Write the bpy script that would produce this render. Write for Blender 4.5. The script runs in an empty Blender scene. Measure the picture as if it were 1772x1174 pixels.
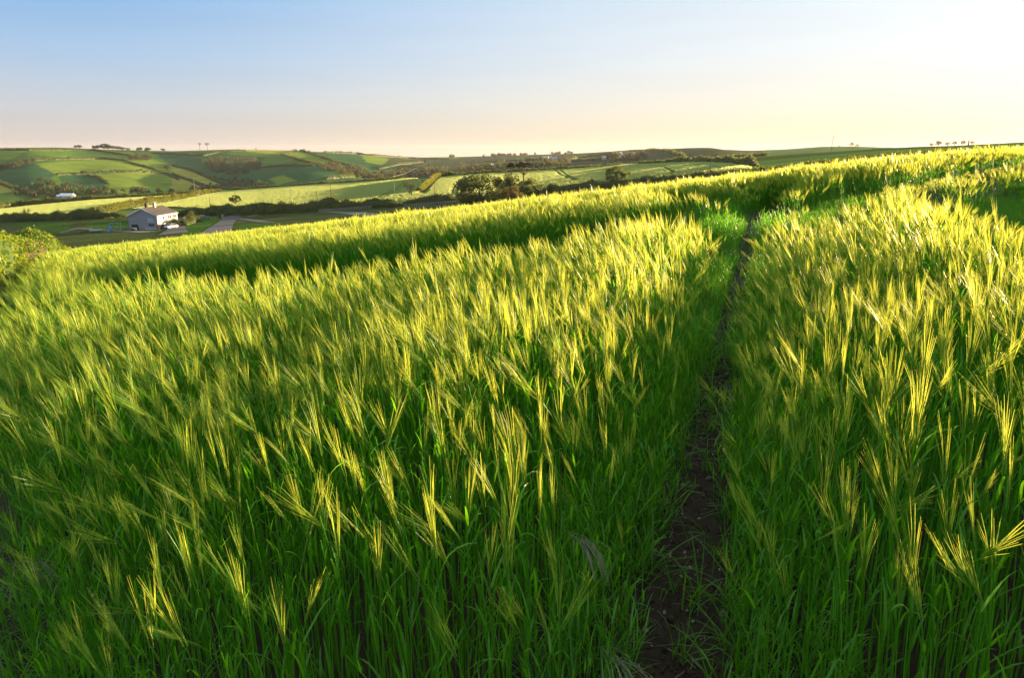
import bpy, math, random
import numpy as np
from mathutils import Vector, Matrix, Euler

random.seed(7)
RNG = np.random.default_rng(11)
SC = bpy.context.scene
COL = SC.collection

# ------------------------------------------------------------------ camera
EYE = 1.6
FPX = 1265.0                      # focal length in photo pixels (photo is 1772 wide)
PITCH = math.atan((587.0 - 268.0) / FPX)
cam_d = bpy.data.cameras.new('camera')
cam = bpy.data.objects.new('camera', cam_d)
COL.objects.link(cam)
cam_d.sensor_width = 36.0
cam_d.lens = FPX / 1772.0 * 36.0
cam_d.clip_start = 0.05
cam_d.clip_end = 20000.0
cam.location = (0, 0, EYE)
cam.rotation_euler = (math.pi / 2 - PITCH, 0, 0)
SC.camera = cam

# ------------------------------------------------------------------ light
SUN_AZ, SUN_EL = math.radians(55), math.radians(6.7)
EXPOSURE = 2.4
SKY_STRENGTH = 0.1                 # of the Nishita sky
SKY_GAIN = 0.196
world = bpy.data.worlds.new('World')
SC.world = world
world.use_nodes = True
wn, wl = world.node_tree.nodes, world.node_tree.links
wn.clear()
sky = wn.new('ShaderNodeTexSky')
sky.sky_type = 'NISHITA'
sky.sun_disc = False
sky.sun_elevation = SUN_EL
sky.sun_rotation = SUN_AZ
sky.altitude = 50
sky.air_density = 1.0
sky.dust_density = 1.0
sky.ozone_density = 1.6
# the evening sky: blue in view, brightened overhead to lift the shade, pale towards the horizon, peach low down, whitening towards the sun
tc = wn.new('ShaderNodeTexCoord')
def vmath(op, a, b=None):
    n = wn.new('ShaderNodeVectorMath'); n.operation = op
    wl.new(a, n.inputs[0])
    if b is not None: n.inputs[1].default_value = b
    return n
def ramp(src, stops):
    n = wn.new('ShaderNodeValToRGB'); n.color_ramp.interpolation = 'EASE' if len(stops) == 2 else 'LINEAR'
    e = n.color_ramp.elements
    while len(e) < len(stops): e.new(0.5)
    for k, (p, c) in enumerate(stops): e[k].position = p; e[k].color = (*c, 1)
    wl.new(src, n.inputs[0])
    return n
nrm = vmath('NORMALIZE', tc.outputs['Generated'])
sep = wn.new('ShaderNodeSeparateXYZ'); wl.new(nrm.outputs[0], sep.inputs[0])
SKY_L = [(0.0, (0.64, 0.52, 0.48)), (0.03, (0.62, 0.58, 0.57)), (0.06, (0.58, 0.63, 0.69)), (0.11, (0.42, 0.59, 0.81)), (0.19, (0.22, 0.47, 0.82)), (0.50, (0.66, 0.78, 0.86)), (1.0, (0.82, 0.88, 0.86))]
SKY_R = [(0.0, (0.97, 0.74, 0.44)), (0.03, (0.96, 0.82, 0.58)), (0.07, (0.94, 0.90, 0.79)), (0.12, (0.88, 0.92, 0.93)), (0.19, (0.80, 0.90, 0.97)), (0.50, (0.72, 0.80, 0.86)), (1.0, (0.82, 0.88, 0.86))]
skl, skr = ramp(sep.outputs['Z'], SKY_L), ramp(sep.outputs['Z'], SKY_R)
flat_sun = Vector((math.sin(SUN_AZ), math.cos(SUN_AZ), 0.12)).normalized()
dt = vmath('DOT_PRODUCT', nrm.outputs[0], flat_sun)
side = wn.new('ShaderNodeMapRange'); side.interpolation_type = 'SMOOTHSTEP'
side.inputs[1].default_value = 0.05; side.inputs[2].default_value = 0.98
wl.new(dt.outputs['Value'], side.inputs[0])
smix = wn.new('ShaderNodeMix'); smix.data_type = 'RGBA'
wl.new(side.outputs[0], smix.inputs[0]); wl.new(skl.outputs[0], smix.inputs[6]); wl.new(skr.outputs[0], smix.inputs[7])
glow = wn.new('ShaderNodeMath'); glow.operation = 'POWER'; glow.use_clamp = True
glow.inputs[1].default_value = 14.0; wl.new(dt.outputs['Value'], glow.inputs[0])
gm = wn.new('ShaderNodeVectorMath'); gm.operation = 'SCALE'
gm.inputs[0].default_value = (0.32, 0.30, 0.26); wl.new(glow.outputs[0], gm.inputs['Scale'])
nis = wn.new('ShaderNodeVectorMath'); nis.operation = 'SCALE'; nis.inputs['Scale'].default_value = SKY_STRENGTH
wl.new(sky.outputs[0], nis.inputs[0])
half = wn.new('ShaderNodeMix'); half.data_type = 'RGBA'; half.inputs[0].default_value = 0.94
wl.new(nis.outputs[0], half.inputs[6])
ad = wn.new('ShaderNodeVectorMath'); ad.operation = 'ADD'
# thin uneven veils of cloud low in the sky
cst = vmath('MULTIPLY', nrm.outputs[0], (2.2, 2.2, 34.0))
cnz = wn.new('ShaderNodeTexNoise'); cnz.inputs['Scale'].default_value = 1.6; cnz.inputs['Detail'].default_value = 5
wl.new(cst.outputs[0], cnz.inputs['Vector'])
cmr = wn.new('ShaderNodeMapRange'); cmr.inputs[1].default_value = 0.35; cmr.inputs[2].default_value = 0.75
cmr.inputs[3].default_value = 1.015; cmr.inputs[4].default_value = 0.975
wl.new(cnz.outputs[0], cmr.inputs[0])
cv = wn.new('ShaderNodeVectorMath'); cv.operation = 'SCALE'
wl.new(smix.outputs[2], cv.inputs[0]); wl.new(cmr.outputs[0], cv.inputs['Scale'])
wl.new(cv.outputs[0], ad.inputs[0]); wl.new(gm.outputs[0], ad.inputs[1])
wl.new(ad.outputs[0], half.inputs[7])
bg = wn.new('ShaderNodeBackground')
bg.inputs['Strength'].default_value = SKY_GAIN
wo = wn.new('ShaderNodeOutputWorld')
wl.new(half.outputs[2], bg.inputs[0])
wl.new(bg.outputs[0], wo.inputs[0])
sun_d = bpy.data.lights.new('sun', 'SUN')
sun_d.energy = 5.0
sun_d.angle = math.radians(0.5)
sun_d.color = (1.0, 0.69, 0.37)
sun = bpy.data.objects.new('sun', sun_d)
COL.objects.link(sun)
SUN_DIR = Vector((math.sin(SUN_AZ) * math.cos(SUN_EL), math.cos(SUN_AZ) * math.cos(SUN_EL), math.sin(SUN_EL)))
sun.rotation_euler = SUN_DIR.to_track_quat('Z', 'Y').to_euler()
sun.location = (60, 40, 60)
SC.view_settings.view_transform = 'Standard'
SC.view_settings.look = 'None'
SC.view_settings.exposure = EXPOSURE
SC.view_settings.gamma = 1.0
SC.render.engine = 'CYCLES'
SC.cycles.use_denoising = True
SC.cycles.denoising_prefilter = 'ACCURATE'
SC.cycles.max_bounces = 6
SC.cycles.transmission_bounces = 4
SC.cycles.transparent_max_bounces = 6
SC.cycles.diffuse_bounces = 4

# ------------------------------------------------------------------ helpers
CT, ST = math.cos(PITCH), math.sin(PITCH)

def ray(px, py):
    """photo pixel -> (x/y, z/y) of the sight line"""
    u = (px - 886.0) / FPX
    v = (587.0 - py) / FPX
    dy = CT + v * ST
    return u / dy, (-ST + v * CT) / dy

def project(x, y, z):
    z = z - EYE
    d = y * CT - z * ST
    d = np.maximum(d, 1e-3)
    return 886.0 + FPX * x / d, 587.0 - FPX * (y * ST + z * CT) / d

def tag(o, label=None, cat=None, group=None, kind=None):
    if label: o['label'] = label
    if cat: o['category'] = cat
    if group: o['group'] = group
    if kind: o['kind'] = kind
    return o

def np_mesh(name, verts, faces, mats=None, mat_idx=None, smooth=False):
    """verts (N,3); faces: (M,4) or (M,3) array, or list of such arrays"""
    me = bpy.data.meshes.new(name)
    fl = faces if isinstance(faces, list) else [faces]
    fl = [np.asarray(f, dtype=np.int32) for f in fl if len(f)]
    loops = np.concatenate([f.ravel() for f in fl])
    sizes = np.concatenate([np.full(len(f), f.shape[1], np.int32) for f in fl])
    starts = np.concatenate([[0], np.cumsum(sizes)[:-1]]).astype(np.int32)
    me.vertices.add(len(verts))
    me.vertices.foreach_set('co', np.asarray(verts, np.float32).ravel())
    me.loops.add(len(loops))
    me.loops.foreach_set('vertex_index', loops)
    me.polygons.add(len(sizes))
    me.polygons.foreach_set('loop_start', starts)
    for m in mats or []: me.materials.append(m)
    if mat_idx is not None: me.polygons.foreach_set('material_index', np.asarray(mat_idx, np.int32))
    me.polygons.foreach_set('use_smooth', np.full(len(sizes), smooth, bool))
    me.update(calc_edges=True)
    return me

def link(name, me, parent=None):
    o = bpy.data.objects.new(name, me)
    COL.objects.link(o)
    if parent is not None: o.parent = parent
    return o

class MB:
    """collects pieces of ONE mesh"""
    def __init__(s): s.v, s.f, s.m = [], [], []
    def add(s, vs, fs, m=0):
        b = len(s.v)
        s.v.extend([tuple(v) for v in vs])
        s.f.extend([tuple(b + i for i in f) for f in fs])
        s.m.extend([m] * len(fs))
    def box(s, c, size, rz=0.0, m=0):
        hx, hy, hz = size[0] / 2, size[1] / 2, size[2] / 2
        cs, sn = math.cos(rz), math.sin(rz)
        vs = []
        for dz in (-hz, hz):
            for dx, dy in ((-hx, -hy), (hx, -hy), (hx, hy), (-hx, hy)):
                vs.append((c[0] + dx * cs - dy * sn, c[1] + dx * sn + dy * cs, c[2] + dz))
        s.add(vs, [(3, 2, 1, 0), (4, 5, 6, 7), (0, 1, 5, 4), (1, 2, 6, 5), (2, 3, 7, 6), (3, 0, 4, 7)], m)
    def tube(s, pts, radii, n=5, m=0, cap=True):
        pts = [Vector(p) for p in pts]
        rings = []
        for i, p in enumerate(pts):
            t = (pts[min(i + 1, len(pts) - 1)] - pts[max(i - 1, 0)])
            t = t.normalized() if t.length > 1e-9 else Vector((0, 0, 1))
            a = t.cross(Vector((0, 1, 0)) if abs(t.y) < 0.9 else Vector((1, 0, 0))).normalized()
            b = t.cross(a)
            rings.append([p + (a * math.cos(2 * math.pi * k / n) + b * math.sin(2 * math.pi * k / n)) * radii[i] for k in range(n)])
        vs = [v for r in rings for v in r]
        fs = []
        for i in range(len(pts) - 1):
            for k in range(n):
                fs.append((i * n + k, i * n + (k + 1) % n, (i + 1) * n + (k + 1) % n, (i + 1) * n + k))
        if cap:
            fs.append(tuple(range(n - 1, -1, -1)))
            fs.append(tuple((len(pts) - 1) * n + k for k in range(n)))
        s.add(vs, fs, m)
    def prism(s, poly, y0, y1, m=0):
        """polygon in x-z extruded along y"""
        n = len(poly)
        vs = [(p[0], y0, p[1]) for p in poly] + [(p[0], y1, p[1]) for p in poly]
        fs = [tuple(range(n)), tuple(range(2 * n - 1, n - 1, -1))]
        fs += [(i, i + n, (i + 1) % n + n, (i + 1) % n) for i in range(n)]
        s.add(vs, fs, m)
    def mesh(s, name, mats, smooth=False):
        me = bpy.data.meshes.new(name)
        me.from_pydata(s.v, [], s.f)
        for m in (mats if isinstance(mats, (list, tuple)) else [mats]): me.materials.append(m)
        me.polygons.foreach_set('material_index', s.m)
        me.polygons.foreach_set('use_smooth', [smooth] * len(s.f))
        me.update()
        return me
    def build(s, name, mats, parent=None, smooth=False):
        return link(name, s.mesh(name, mats, smooth), parent)

def empty(name, loc, rz=0.0):
    o = bpy.data.objects.new(name, None)
    COL.objects.link(o)
    o.empty_display_size = 0.2
    o.location = loc
    o.rotation_euler = (0, 0, rz)
    return o

def copy_tree(o):
    r = o.copy(); COL.objects.link(r)
    for ch in o.children:
        c = ch.copy(); COL.objects.link(c); c.parent = r
        for g in ch.children:
            d = g.copy(); COL.objects.link(d); d.parent = c
    return r

# ------------------------------------------------------------------ materials
def new_mat(name):
    m = bpy.data.materials.new(name)
    m.use_nodes = True
    nt = m.node_tree
    nt.nodes.clear()
    out = nt.nodes.new('ShaderNodeOutputMaterial')
    return m, nt, out

def plant_mat(name, c0, c1, t0, trans=0.4, rough=0.5, spec=0.3, noise=None):
    """leaf-like: reflects c0..c1 (varies from plant to plant), lets t0 through"""
    m, nt, out = new_mat(name)
    N, L = nt.nodes, nt.links
    oi = N.new('ShaderNodeObjectInfo')
    mix = N.new('ShaderNodeMix'); mix.data_type = 'RGBA'
    mix.inputs[6].default_value = (*c0, 1); mix.inputs[7].default_value = (*c1, 1)
    if noise:
        tc = N.new('ShaderNodeNewGeometry')
        nz = N.new('ShaderNodeTexNoise'); nz.inputs['Scale'].default_value = noise
        nz.inputs['Detail'].default_value = 4
        L.new(tc.outputs['Position'], nz.inputs['Vector'])
        mr = N.new('ShaderNodeMapRange'); mr.inputs[1].default_value = 0.3; mr.inputs[2].default_value = 0.7
        L.new(nz.outputs[0], mr.inputs[0]); L.new(mr.outputs[0], mix.inputs[0])
    else:
        L.new(oi.outputs['Random'], mix.inputs[0])
    p = N.new('ShaderNodeBsdfPrincipled')
    p.inputs['Roughness'].default_value = rough
    p.inputs['Specular IOR Level'].default_value = spec
    L.new(mix.outputs[2], p.inputs['Base Color'])
    t = N.new('ShaderNodeBsdfTranslucent')
    t.inputs[0].default_value = (*t0, 1)
    ms = N.new('ShaderNodeMixShader'); ms.inputs[0].default_value = trans
    L.new(p.outputs[0], ms.inputs[1]); L.new(t.outputs[0], ms.inputs[2])
    L.new(ms.outputs[0], out.inputs[0])
    return m

def rough_mat(name, c0, c1=None, scale=8.0, rough=0.8, bump=0.0, metal=0.0, spec=0.3):
    m, nt, out = new_mat(name)
    N, L = nt.nodes, nt.links
    p = N.new('ShaderNodeBsdfPrincipled')
    p.inputs['Roughness'].default_value = rough
    p.inputs['Metallic'].default_value = metal
    p.inputs['Specular IOR Level'].default_value = spec
    c1 = c1 or tuple(c * 0.7 for c in c0)
    g = N.new('ShaderNodeNewGeometry')
    nz = N.new('ShaderNodeTexNoise'); nz.inputs['Scale'].default_value = scale; nz.inputs['Detail'].default_value = 6
    L.new(g.outputs['Position'], nz.inputs['Vector'])
    mr = N.new('ShaderNodeMapRange'); mr.inputs[1].default_value = 0.3; mr.inputs[2].default_value = 0.7
    L.new(nz.outputs[0], mr.inputs[0])
    mix = N.new('ShaderNodeMix'); mix.data_type = 'RGBA'
    mix.inputs[6].default_value = (*c0, 1); mix.inputs[7].default_value = (*c1, 1)
    L.new(mr.outputs[0], mix.inputs[0]); L.new(mix.outputs[2], p.inputs['Base Color'])
    if bump:
        b = N.new('ShaderNodeBump'); b.inputs['Strength'].default_value = bump
        L.new(nz.outputs[0], b.inputs['Height']); L.new(b.outputs[0], p.inputs['Normal'])
    L.new(p.outputs[0], out.inputs[0])
    return m

M = {}
M['stem'] = plant_mat('barley_stem_green', (0.060, 0.25, 0.006), (0.095, 0.28, 0.010), (0.20, 0.50, 0.006), 0.35, 0.45, 0.25)
M['leaf'] = plant_mat('barley_leaf_green', (0.050, 0.22, 0.014), (0.080, 0.25, 0.010), (0.18, 0.50, 0.006), 0.45, 0.4, 0.4)
M['ear'] = plant_mat('barley_ear_green', (0.075, 0.25, 0.008), (0.13, 0.28, 0.014), (0.42, 0.56, 0.03), 0.45, 0.45, 0.3)
M['awn'] = plant_mat('barley_awn_gold', (0.060, 0.25, 0.006), (0.125, 0.28, 0.016), (0.68, 0.74, 0.09), 0.45, 0.4, 0.35)
M['grass'] = plant_mat('grass_green', (0.04, 0.17, 0.008), (0.07, 0.20, 0.010), (0.16, 0.42, 0.006), 0.45, 0.45, 0.3)
M['straw'] = plant_mat('silvery_grass_head', (0.20, 0.19, 0.14), (0.26, 0.24, 0.18), (0.2, 0.19, 0.12), 0.3, 0.5, 0.3)
M['soil'] = rough_mat('soil', (0.032, 0.021, 0.013), (0.013, 0.009, 0.006), 22.0, 0.95, 0.6)
M['stone'] = rough_mat('pebble_stone', (0.30, 0.27, 0.24), (0.16, 0.14, 0.12), 30.0, 0.8)

# ------------------------------------------------------------------ the lie of the land
GA = 0.104                        # the barley hillside rises to the right and rolls over, falling away ahead
def fall(y):
    y = np.asarray(y, float)
    q = np.clip(y - 6.0, 0.0, 28.0)
    return -0.02 * y - 0.012 * np.minimum(y, 18.0) - 0.00074 * q * q - 0.0430 * np.maximum(y - 34.0, 0.0)
def near_z(x, y):
    return GA * x + fall(y)

_ys = np.geomspace(0.6, 200, 4000)
_fall = fall(_ys)
def on_plane(px, py, h=0.0):
    """photo pixel -> (x, y) on the hillside, h above the soil"""
    X, E = ray(px, py)
    f = GA * X * _ys + _fall + h - EYE - E * _ys
    k = np.where(f >= 0)[0]
    y = _ys[k[0]] if len(k) else _ys[int(np.argmax(f / _ys))]
    return X * y, y

def plist(pts, h): return np.array([on_plane(px, py, h) for px, py in pts])
T_MAIN = plist([(1150, 1300), (1165, 1174), (1185, 1000), (1225, 780), (1258, 600), (1278, 500), (1300, 425)], 0.0)
T_MAIN = np.vstack([T_MAIN, plist([(1320, 385), (1345, 365)], 0.3)])
T_NEARX = plist([(350, 456), (400, 459), (620, 444), (900, 408), (1130, 376), (1240, 372), (1330, 366), (1460, 356), (1590, 341), (1650, 328), (1690, 310), (1772, 293), (1900, 268)], 0.72) - np.array([0.0, 1.3])
T_FARX = plist([(560, 400), (700, 393), (780, 386), (950, 369), (1130, 346), (1230, 350), (1385, 343), (1430, 330), (1530, 314), (1600, 304), (1690, 282), (1772, 268), (1900, 245)], 0.78) - np.array([0.0, 1.2])
# the ground steps up a little beyond the crossing wheel marks
STEP = np.vstack([[(-60.0, 20.0)], T_NEARX[1:6], T_FARX[6:]])
STEP = STEP[np.argsort(STEP[:, 0])]
def near_z(x, y):
    x = np.asarray(x, float); y = np.asarray(y, float)
    t = np.clip((y - np.interp(x, STEP[:, 0], STEP[:, 1]) + 1.0) / 2.2, 0, 1)
    up = np.interp(x, [-7, -3, 0, 6, 10, 20], [0.0, 0.16, 0.20, 0.30, 0.36, 0.30]) * t * t * (3 - 2 * t)
    return GA * x + fall(y) + up * np.clip((40 - y) / 22, 0, 1)

def ring(pts):
    """list of (px, py, depth) -> interpolators over x/y"""
    X, Y, Z = [], [], []
    for px, py, d in pts:
        a, e = ray(px, py)
        X.append(a); Y.append(d); Z.append(EYE + e * d)
    return np.array(X), np.array(Y, float), np.array(Z)

XC = np.linspace(-1.5, 1.5, 901)                      # columns: x/y
YR = np.concatenate([np.linspace(46, 240, 70), np.geomspace(243, 700, 120), np.geomspace(705, 2600, 130), np.geomspace(2650, 9000, 20)])
def _ri(r): return np.interp(XC, r[0], r[1]), np.interp(XC, r[0], r[2])

r_house = ring([(-900, 420, 235), (0, 415, 235), (150, 405, 235), (262, 399, 238), (400, 387, 238), (600, 373, 238), (900, 351, 225), (1200, 316, 205), (1300, 303, 190), (1500, 279, 160), (1772, 259, 130), (2700, 230, 120)])
r_hedge = ring([(-900, 390, 290), (0, 385, 288), (150, 379, 288), (300, 376, 290), (450, 372, 290), (600, 364, 285), (750, 354, 276), (900, 345, 266), (1050, 331, 255), (1200, 312, 235), (1300, 300, 215), (1500, 274, 190), (1772, 254, 150), (2700, 225, 140)])
r_crest = ring([(-900, 390, 470), (0, 361, 470), (150, 347, 480), (300, 338, 490), (390, 331, 490), (500, 323, 480), (600, 317, 470), (700, 310, 460), (800, 303, 450), (900, 298, 440), (1000, 292, 425), (1100, 285, 400), (1200, 281, 370), (1260, 282, 340), (1310, 289, 290), (1500, 270, 260), (1772, 251, 230), (2700, 222, 200)])
r_foot = ring([(-900, 360, 770), (0, 364, 770), (150, 350, 770), (300, 341, 770), (390, 333, 780), (500, 325, 790), (600, 319, 800), (700, 312, 800), (800, 305, 800), (900, 300, 790), (1000, 294, 760), (1100, 287, 720), (1200, 282, 640), (1260, 279, 520), (1310, 279, 400), (1500, 264, 360), (1772, 249, 330), (2700, 216, 300)])
r_mid = ring([(-900, 318, 1050), (0, 315, 1050), (150, 312, 1060), (300, 308, 1060), (450, 302, 1080), (600, 296, 1120), (700, 294, 1200), (800, 290, 1250), (900, 286, 1250), (1000, 281, 1200), (1100, 275, 1080), (1200, 272, 960), (1260, 272, 760), (1310, 270.5, 600), (1440, 262, 560), (1500, 258, 540), (1580, 254, 520), (1650, 252, 510), (1772, 246, 500), (2700, 205, 460)])
r_top = ring([(-900, 255, 1500), (0, 254, 1500), (100, 253, 1500), (180, 257, 1520), (300, 260, 1560), (400, 257, 1600), (500, 259, 1650), (560, 262, 1700), (640, 267, 1900), (720, 272, 2300), (800, 271, 2500), (900, 268, 2500), (1000, 265, 2300), (1100, 258, 1900), (1180, 256, 1700), (1300, 260, 1600), (1370, 257, 1600), (1420, 253, 1600), (1480, 252.5, 1600), (1560, 255.5, 1600), (1660, 256, 1600), (1772, 252, 1600), (2700, 220, 1600)])

R = [_ri(r) for r in (r_house, r_hedge, r_crest, r_foot, r_mid, r_top)]
Zg = np.zeros((len(YR), len(XC)))
bump_px = [-1500, -150, 60, 250, 385, 520, 560, 650, 760, 900, 1050, 1200, 1300, 2500]
bump_v = [0, 0, 17, -3, -12, 13, 14, -6, -2, 6, 2, 8, 0, 0]
bump_X = [ray(p, 300)[0] for p in bump_px]
for j, X in enumerate(XC):
    ys = [40.0, 70.0]; zs = [float(near_z(40 * X, 40)), float(near_z(70 * X, 70)) - 0.3]
    for k, (Yk, Zk) in enumerate(R):
        ys.append(Yk[j]); zs.append(Zk[j])
        if k == 1:                                     # the field starts just past the hedge
            ys.append(Yk[j] + 12); zs.append(Zk[j] + 1.0)
        if k == 2:                                     # hidden dip behind the crest
            d = R[3][0][j] - Yk[j]
            dip = np.interp(X, [ray(1200, 290)[0], ray(1300, 290)[0]], [0.045, 0.0])
            ys.append(Yk[j] + 0.4 * d)
            zs.append(Zk[j] + 0.4 * (R[3][1][j] - Zk[j]) - dip * d)
        if k == 4:                                     # behind the right-hand field's skyline
            d = R[5][0][j] - Yk[j]
            dip = np.interp(X, [ray(1230, 270)[0], ray(1320, 270)[0]], [0.0, 0.03])
            ys.append(Yk[j] + 0.3 * d); zs.append(Zk[j] + 0.3 * (R[5][1][j] - Zk[j]) - dip * d * 0.6)
    ys += [R[5][0][j] * 1.25, 9000.0]; zs += [zs[-1] - 45, zs[-1] - 140]
    Zg[:, j] = np.interp(YR, ys, zs)
ker = np.array([1, 3, 5, 3, 1]) / 13.0
for _ in range(2):
    P = np.pad(Zg, ((2, 2), (0, 0)), 'edge')
    S = sum(ker[i] * P[i:i + len(YR)] for i in range(5))
    P = np.pad(S, ((0, 0), (2, 2)), 'edge')
    Zg = sum(ker[i] * P[:, i:i + len(XC)] for i in range(5))
bx = np.interp(XC, bump_X, bump_v)
bx = np.convolve(np.pad(bx, 12, 'edge'), np.hanning(27)[1:-1] / np.hanning(27).sum(), 'valid')[:len(XC)]
by = np.interp(YR, [720, 950, 1250, 1480], [0, 1, 1, 0])
Zg += by[:, None] * bx[None, :]
_xx = XC[None, :] * YR[:, None]
_yy = np.broadcast_to(YR[:, None], _xx.shape)
roll = 3.0 * np.sin(_xx / 61 + 1.3 * np.sin(_yy / 97)) * np.sin(_yy / 83 + 0.7) + 1.6 * np.sin(_xx / 27 + _yy / 49)
Zg += roll * np.interp(YR, [700, 900, 1350, 1500], [0, 1, 1, 0])[:, None]
Zg[YR < 60] -= 0.25 * ((60 - YR[YR < 60]) / 14)[:, None]

def land_z(x, y):
    """height of the land anywhere (scalars)"""
    if y < 46: return float(near_z(x, y))
    X = min(max(x / y, XC[0]), XC[-1] - 1e-6)
    j = (X - XC[0]) / (XC[1] - XC[0]); j0 = int(j); fj = j - j0
    i0 = min(max(int(np.searchsorted(YR, y)) - 1, 0), len(YR) - 2)
    fi = (y - YR[i0]) / (YR[i0 + 1] - YR[i0])
    a = Zg[i0, j0] * (1 - fj) + Zg[i0, j0 + 1] * fj
    b = Zg[i0 + 1, j0] * (1 - fj) + Zg[i0 + 1, j0 + 1] * fj
    return a * (1 - fi) + b * fi

def hit(px, py, ymin=60.0, ymax=8000.0):
    """first point of the land met by the sight line through a photo pixel"""
    X, E = ray(px, py)
    X = min(max(X, XC[0]), XC[-1] - 1e-6)
    j = (X - XC[0]) / (XC[1] - XC[0]); j0 = int(j); fj = j - j0
    z = Zg[:, j0] * (1 - fj) + Zg[:, j0 + 1] * fj
    ok = (YR >= ymin) & (YR <= ymax)
    d = z - (EYE + E * YR)
    idx = np.where(ok & (d >= 0))[0]
    if len(idx) == 0:                                  # just over the skyline: take the nearest graze
        k = np.where(ok)[0]
        i = k[np.argmax((d / YR)[k])]
        y = YR[i]
    else:
        i = idx[0]
        if i > 0 and d[i - 1] < 0:
            t = -d[i - 1] / (d[i] - d[i - 1]); y = YR[i - 1] + t * (YR[i] - YR[i - 1])
        else: y = YR[i]
    return Vector((X * y, y, land_z(X * y, y)))
# ------------------------------------------------------------------ fields of the far side (crop colours, with sunlit and shaded slopes painted in)
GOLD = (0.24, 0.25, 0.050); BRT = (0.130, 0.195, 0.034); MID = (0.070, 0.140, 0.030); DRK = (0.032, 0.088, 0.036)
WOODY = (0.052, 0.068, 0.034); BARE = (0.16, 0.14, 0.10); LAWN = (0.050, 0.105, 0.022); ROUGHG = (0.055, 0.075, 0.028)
FIELDS = [
 (WOODY, 700, [(640, 262), (1320, 250), (1320, 300), (600, 325), (600, 300), (690, 296)]),
 (MID, 700, [(0, 250), (240, 252), (250, 270), (0, 262)]),
 (BRT, 700, [(-200, 262), (45, 261), (40, 270), (18, 276), (-200, 285)]),
 (MID, 700, [(45, 261), (165, 260), (230, 272), (215, 277), (75, 275), (18, 277)]),
 (DRK, 700, [(-200, 300), (60, 283), (95, 300), (80, 322), (40, 331), (-200, 312)]),
 (BRT, 700, [(60, 283), (180, 275), (215, 278), (282, 299), (150, 301), (100, 303)]),
 (DRK, 700, [(100, 304), (150, 302), (188, 316), (170, 327), (110, 320)]),
 (BRT, 700, [(150, 303), (245, 298), (284, 301), (340, 330), (190, 335), (188, 316)]),
 (BRT, 700, [(215, 277), (265, 276), (305, 292), (300, 305), (262, 291)]),
 (GOLD, 700, [(-200, 300), (0, 318), (30, 332), (0, 335), (-200, 330)]),
 (BRT, 600, [(-200, 335), (0, 337), (25, 338), (42, 347), (15, 354), (-200, 356)]),
 (DRK, 700, [(265, 262), (430, 262), (480, 268), (545, 284), (640, 300), (560, 325), (400, 330), (300, 290)]),
 (GOLD, 700, [(296, 286), (330, 294), (392, 323), (355, 325), (296, 328)]),
 (GOLD, 700, [(420, 255), (515, 255), (487, 268), (425, 262)]),
 (MID, 700, [(380, 265), (425, 262), (487, 268), (545, 284), (520, 288), (440, 288), (460, 272)]),
 (BRT, 700, [(488, 268), (515, 261), (578, 280), (545, 285)]),
 (BRT, 700, [(464, 309), (490, 302), (512, 313), (480, 319)]),
 (MID, 700, [(560, 312), (640, 307), (640, 320), (520, 322)]),
 (DRK, 700, [(522, 262), (640, 268), (690, 290), (640, 300), (580, 281)]),
 (BRT, 700, [(622, 266), (675, 274), (662, 286), (634, 281)]),
 (MID, 700, [(690, 271), (800, 272), (790, 275), (700, 276)]),
 ((0.050, 0.078, 0.014), 400, [(1310, 272), (1772, 240), (2400, 240), (2400, 290), (1310, 285)]),
]
def in_poly(px, py, poly):
    inside = np.zeros(px.shape, bool)
    n = len(poly)
    for i in range(n):
        x1, y1 = poly[i]; x2, y2 = poly[(i + 1) % n]
        if y1 == y2: continue
        c = ((y1 > py) != (y2 > py)) & (px < (x2 - x1) * (py - y1) / (y2 - y1) + x1)
        inside ^= c
    return inside

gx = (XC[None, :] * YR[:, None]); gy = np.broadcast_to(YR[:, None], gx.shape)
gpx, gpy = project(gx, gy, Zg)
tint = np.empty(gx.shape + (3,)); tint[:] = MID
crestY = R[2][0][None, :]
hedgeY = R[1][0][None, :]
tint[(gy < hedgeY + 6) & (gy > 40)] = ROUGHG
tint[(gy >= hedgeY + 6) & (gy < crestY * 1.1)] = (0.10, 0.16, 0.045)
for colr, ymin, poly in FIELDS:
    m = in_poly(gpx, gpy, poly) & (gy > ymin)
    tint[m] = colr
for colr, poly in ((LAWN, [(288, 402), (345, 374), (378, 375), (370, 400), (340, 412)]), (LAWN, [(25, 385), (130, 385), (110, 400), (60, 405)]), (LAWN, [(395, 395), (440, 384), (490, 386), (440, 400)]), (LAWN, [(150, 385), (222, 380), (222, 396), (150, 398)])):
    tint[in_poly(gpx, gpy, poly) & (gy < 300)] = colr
nr, nc = gx.shape
ii = np.arange(nr * nc).reshape(nr, nc)
quads = np.stack([ii[:-1, :-1], ii[:-1, 1:], ii[1:, 1:], ii[1:, :-1]], -1).reshape(-1, 4)
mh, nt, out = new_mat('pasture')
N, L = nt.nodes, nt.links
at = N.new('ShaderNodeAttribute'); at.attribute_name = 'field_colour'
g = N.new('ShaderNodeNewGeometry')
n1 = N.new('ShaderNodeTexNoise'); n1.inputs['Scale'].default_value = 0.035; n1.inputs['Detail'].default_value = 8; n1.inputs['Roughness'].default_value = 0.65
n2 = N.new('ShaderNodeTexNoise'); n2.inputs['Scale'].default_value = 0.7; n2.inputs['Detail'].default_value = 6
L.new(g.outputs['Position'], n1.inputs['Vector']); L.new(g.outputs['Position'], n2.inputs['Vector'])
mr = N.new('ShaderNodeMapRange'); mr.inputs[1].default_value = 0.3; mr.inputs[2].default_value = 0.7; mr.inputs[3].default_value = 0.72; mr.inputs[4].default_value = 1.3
L.new(n1.outputs[0], mr.inputs[0])
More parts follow.
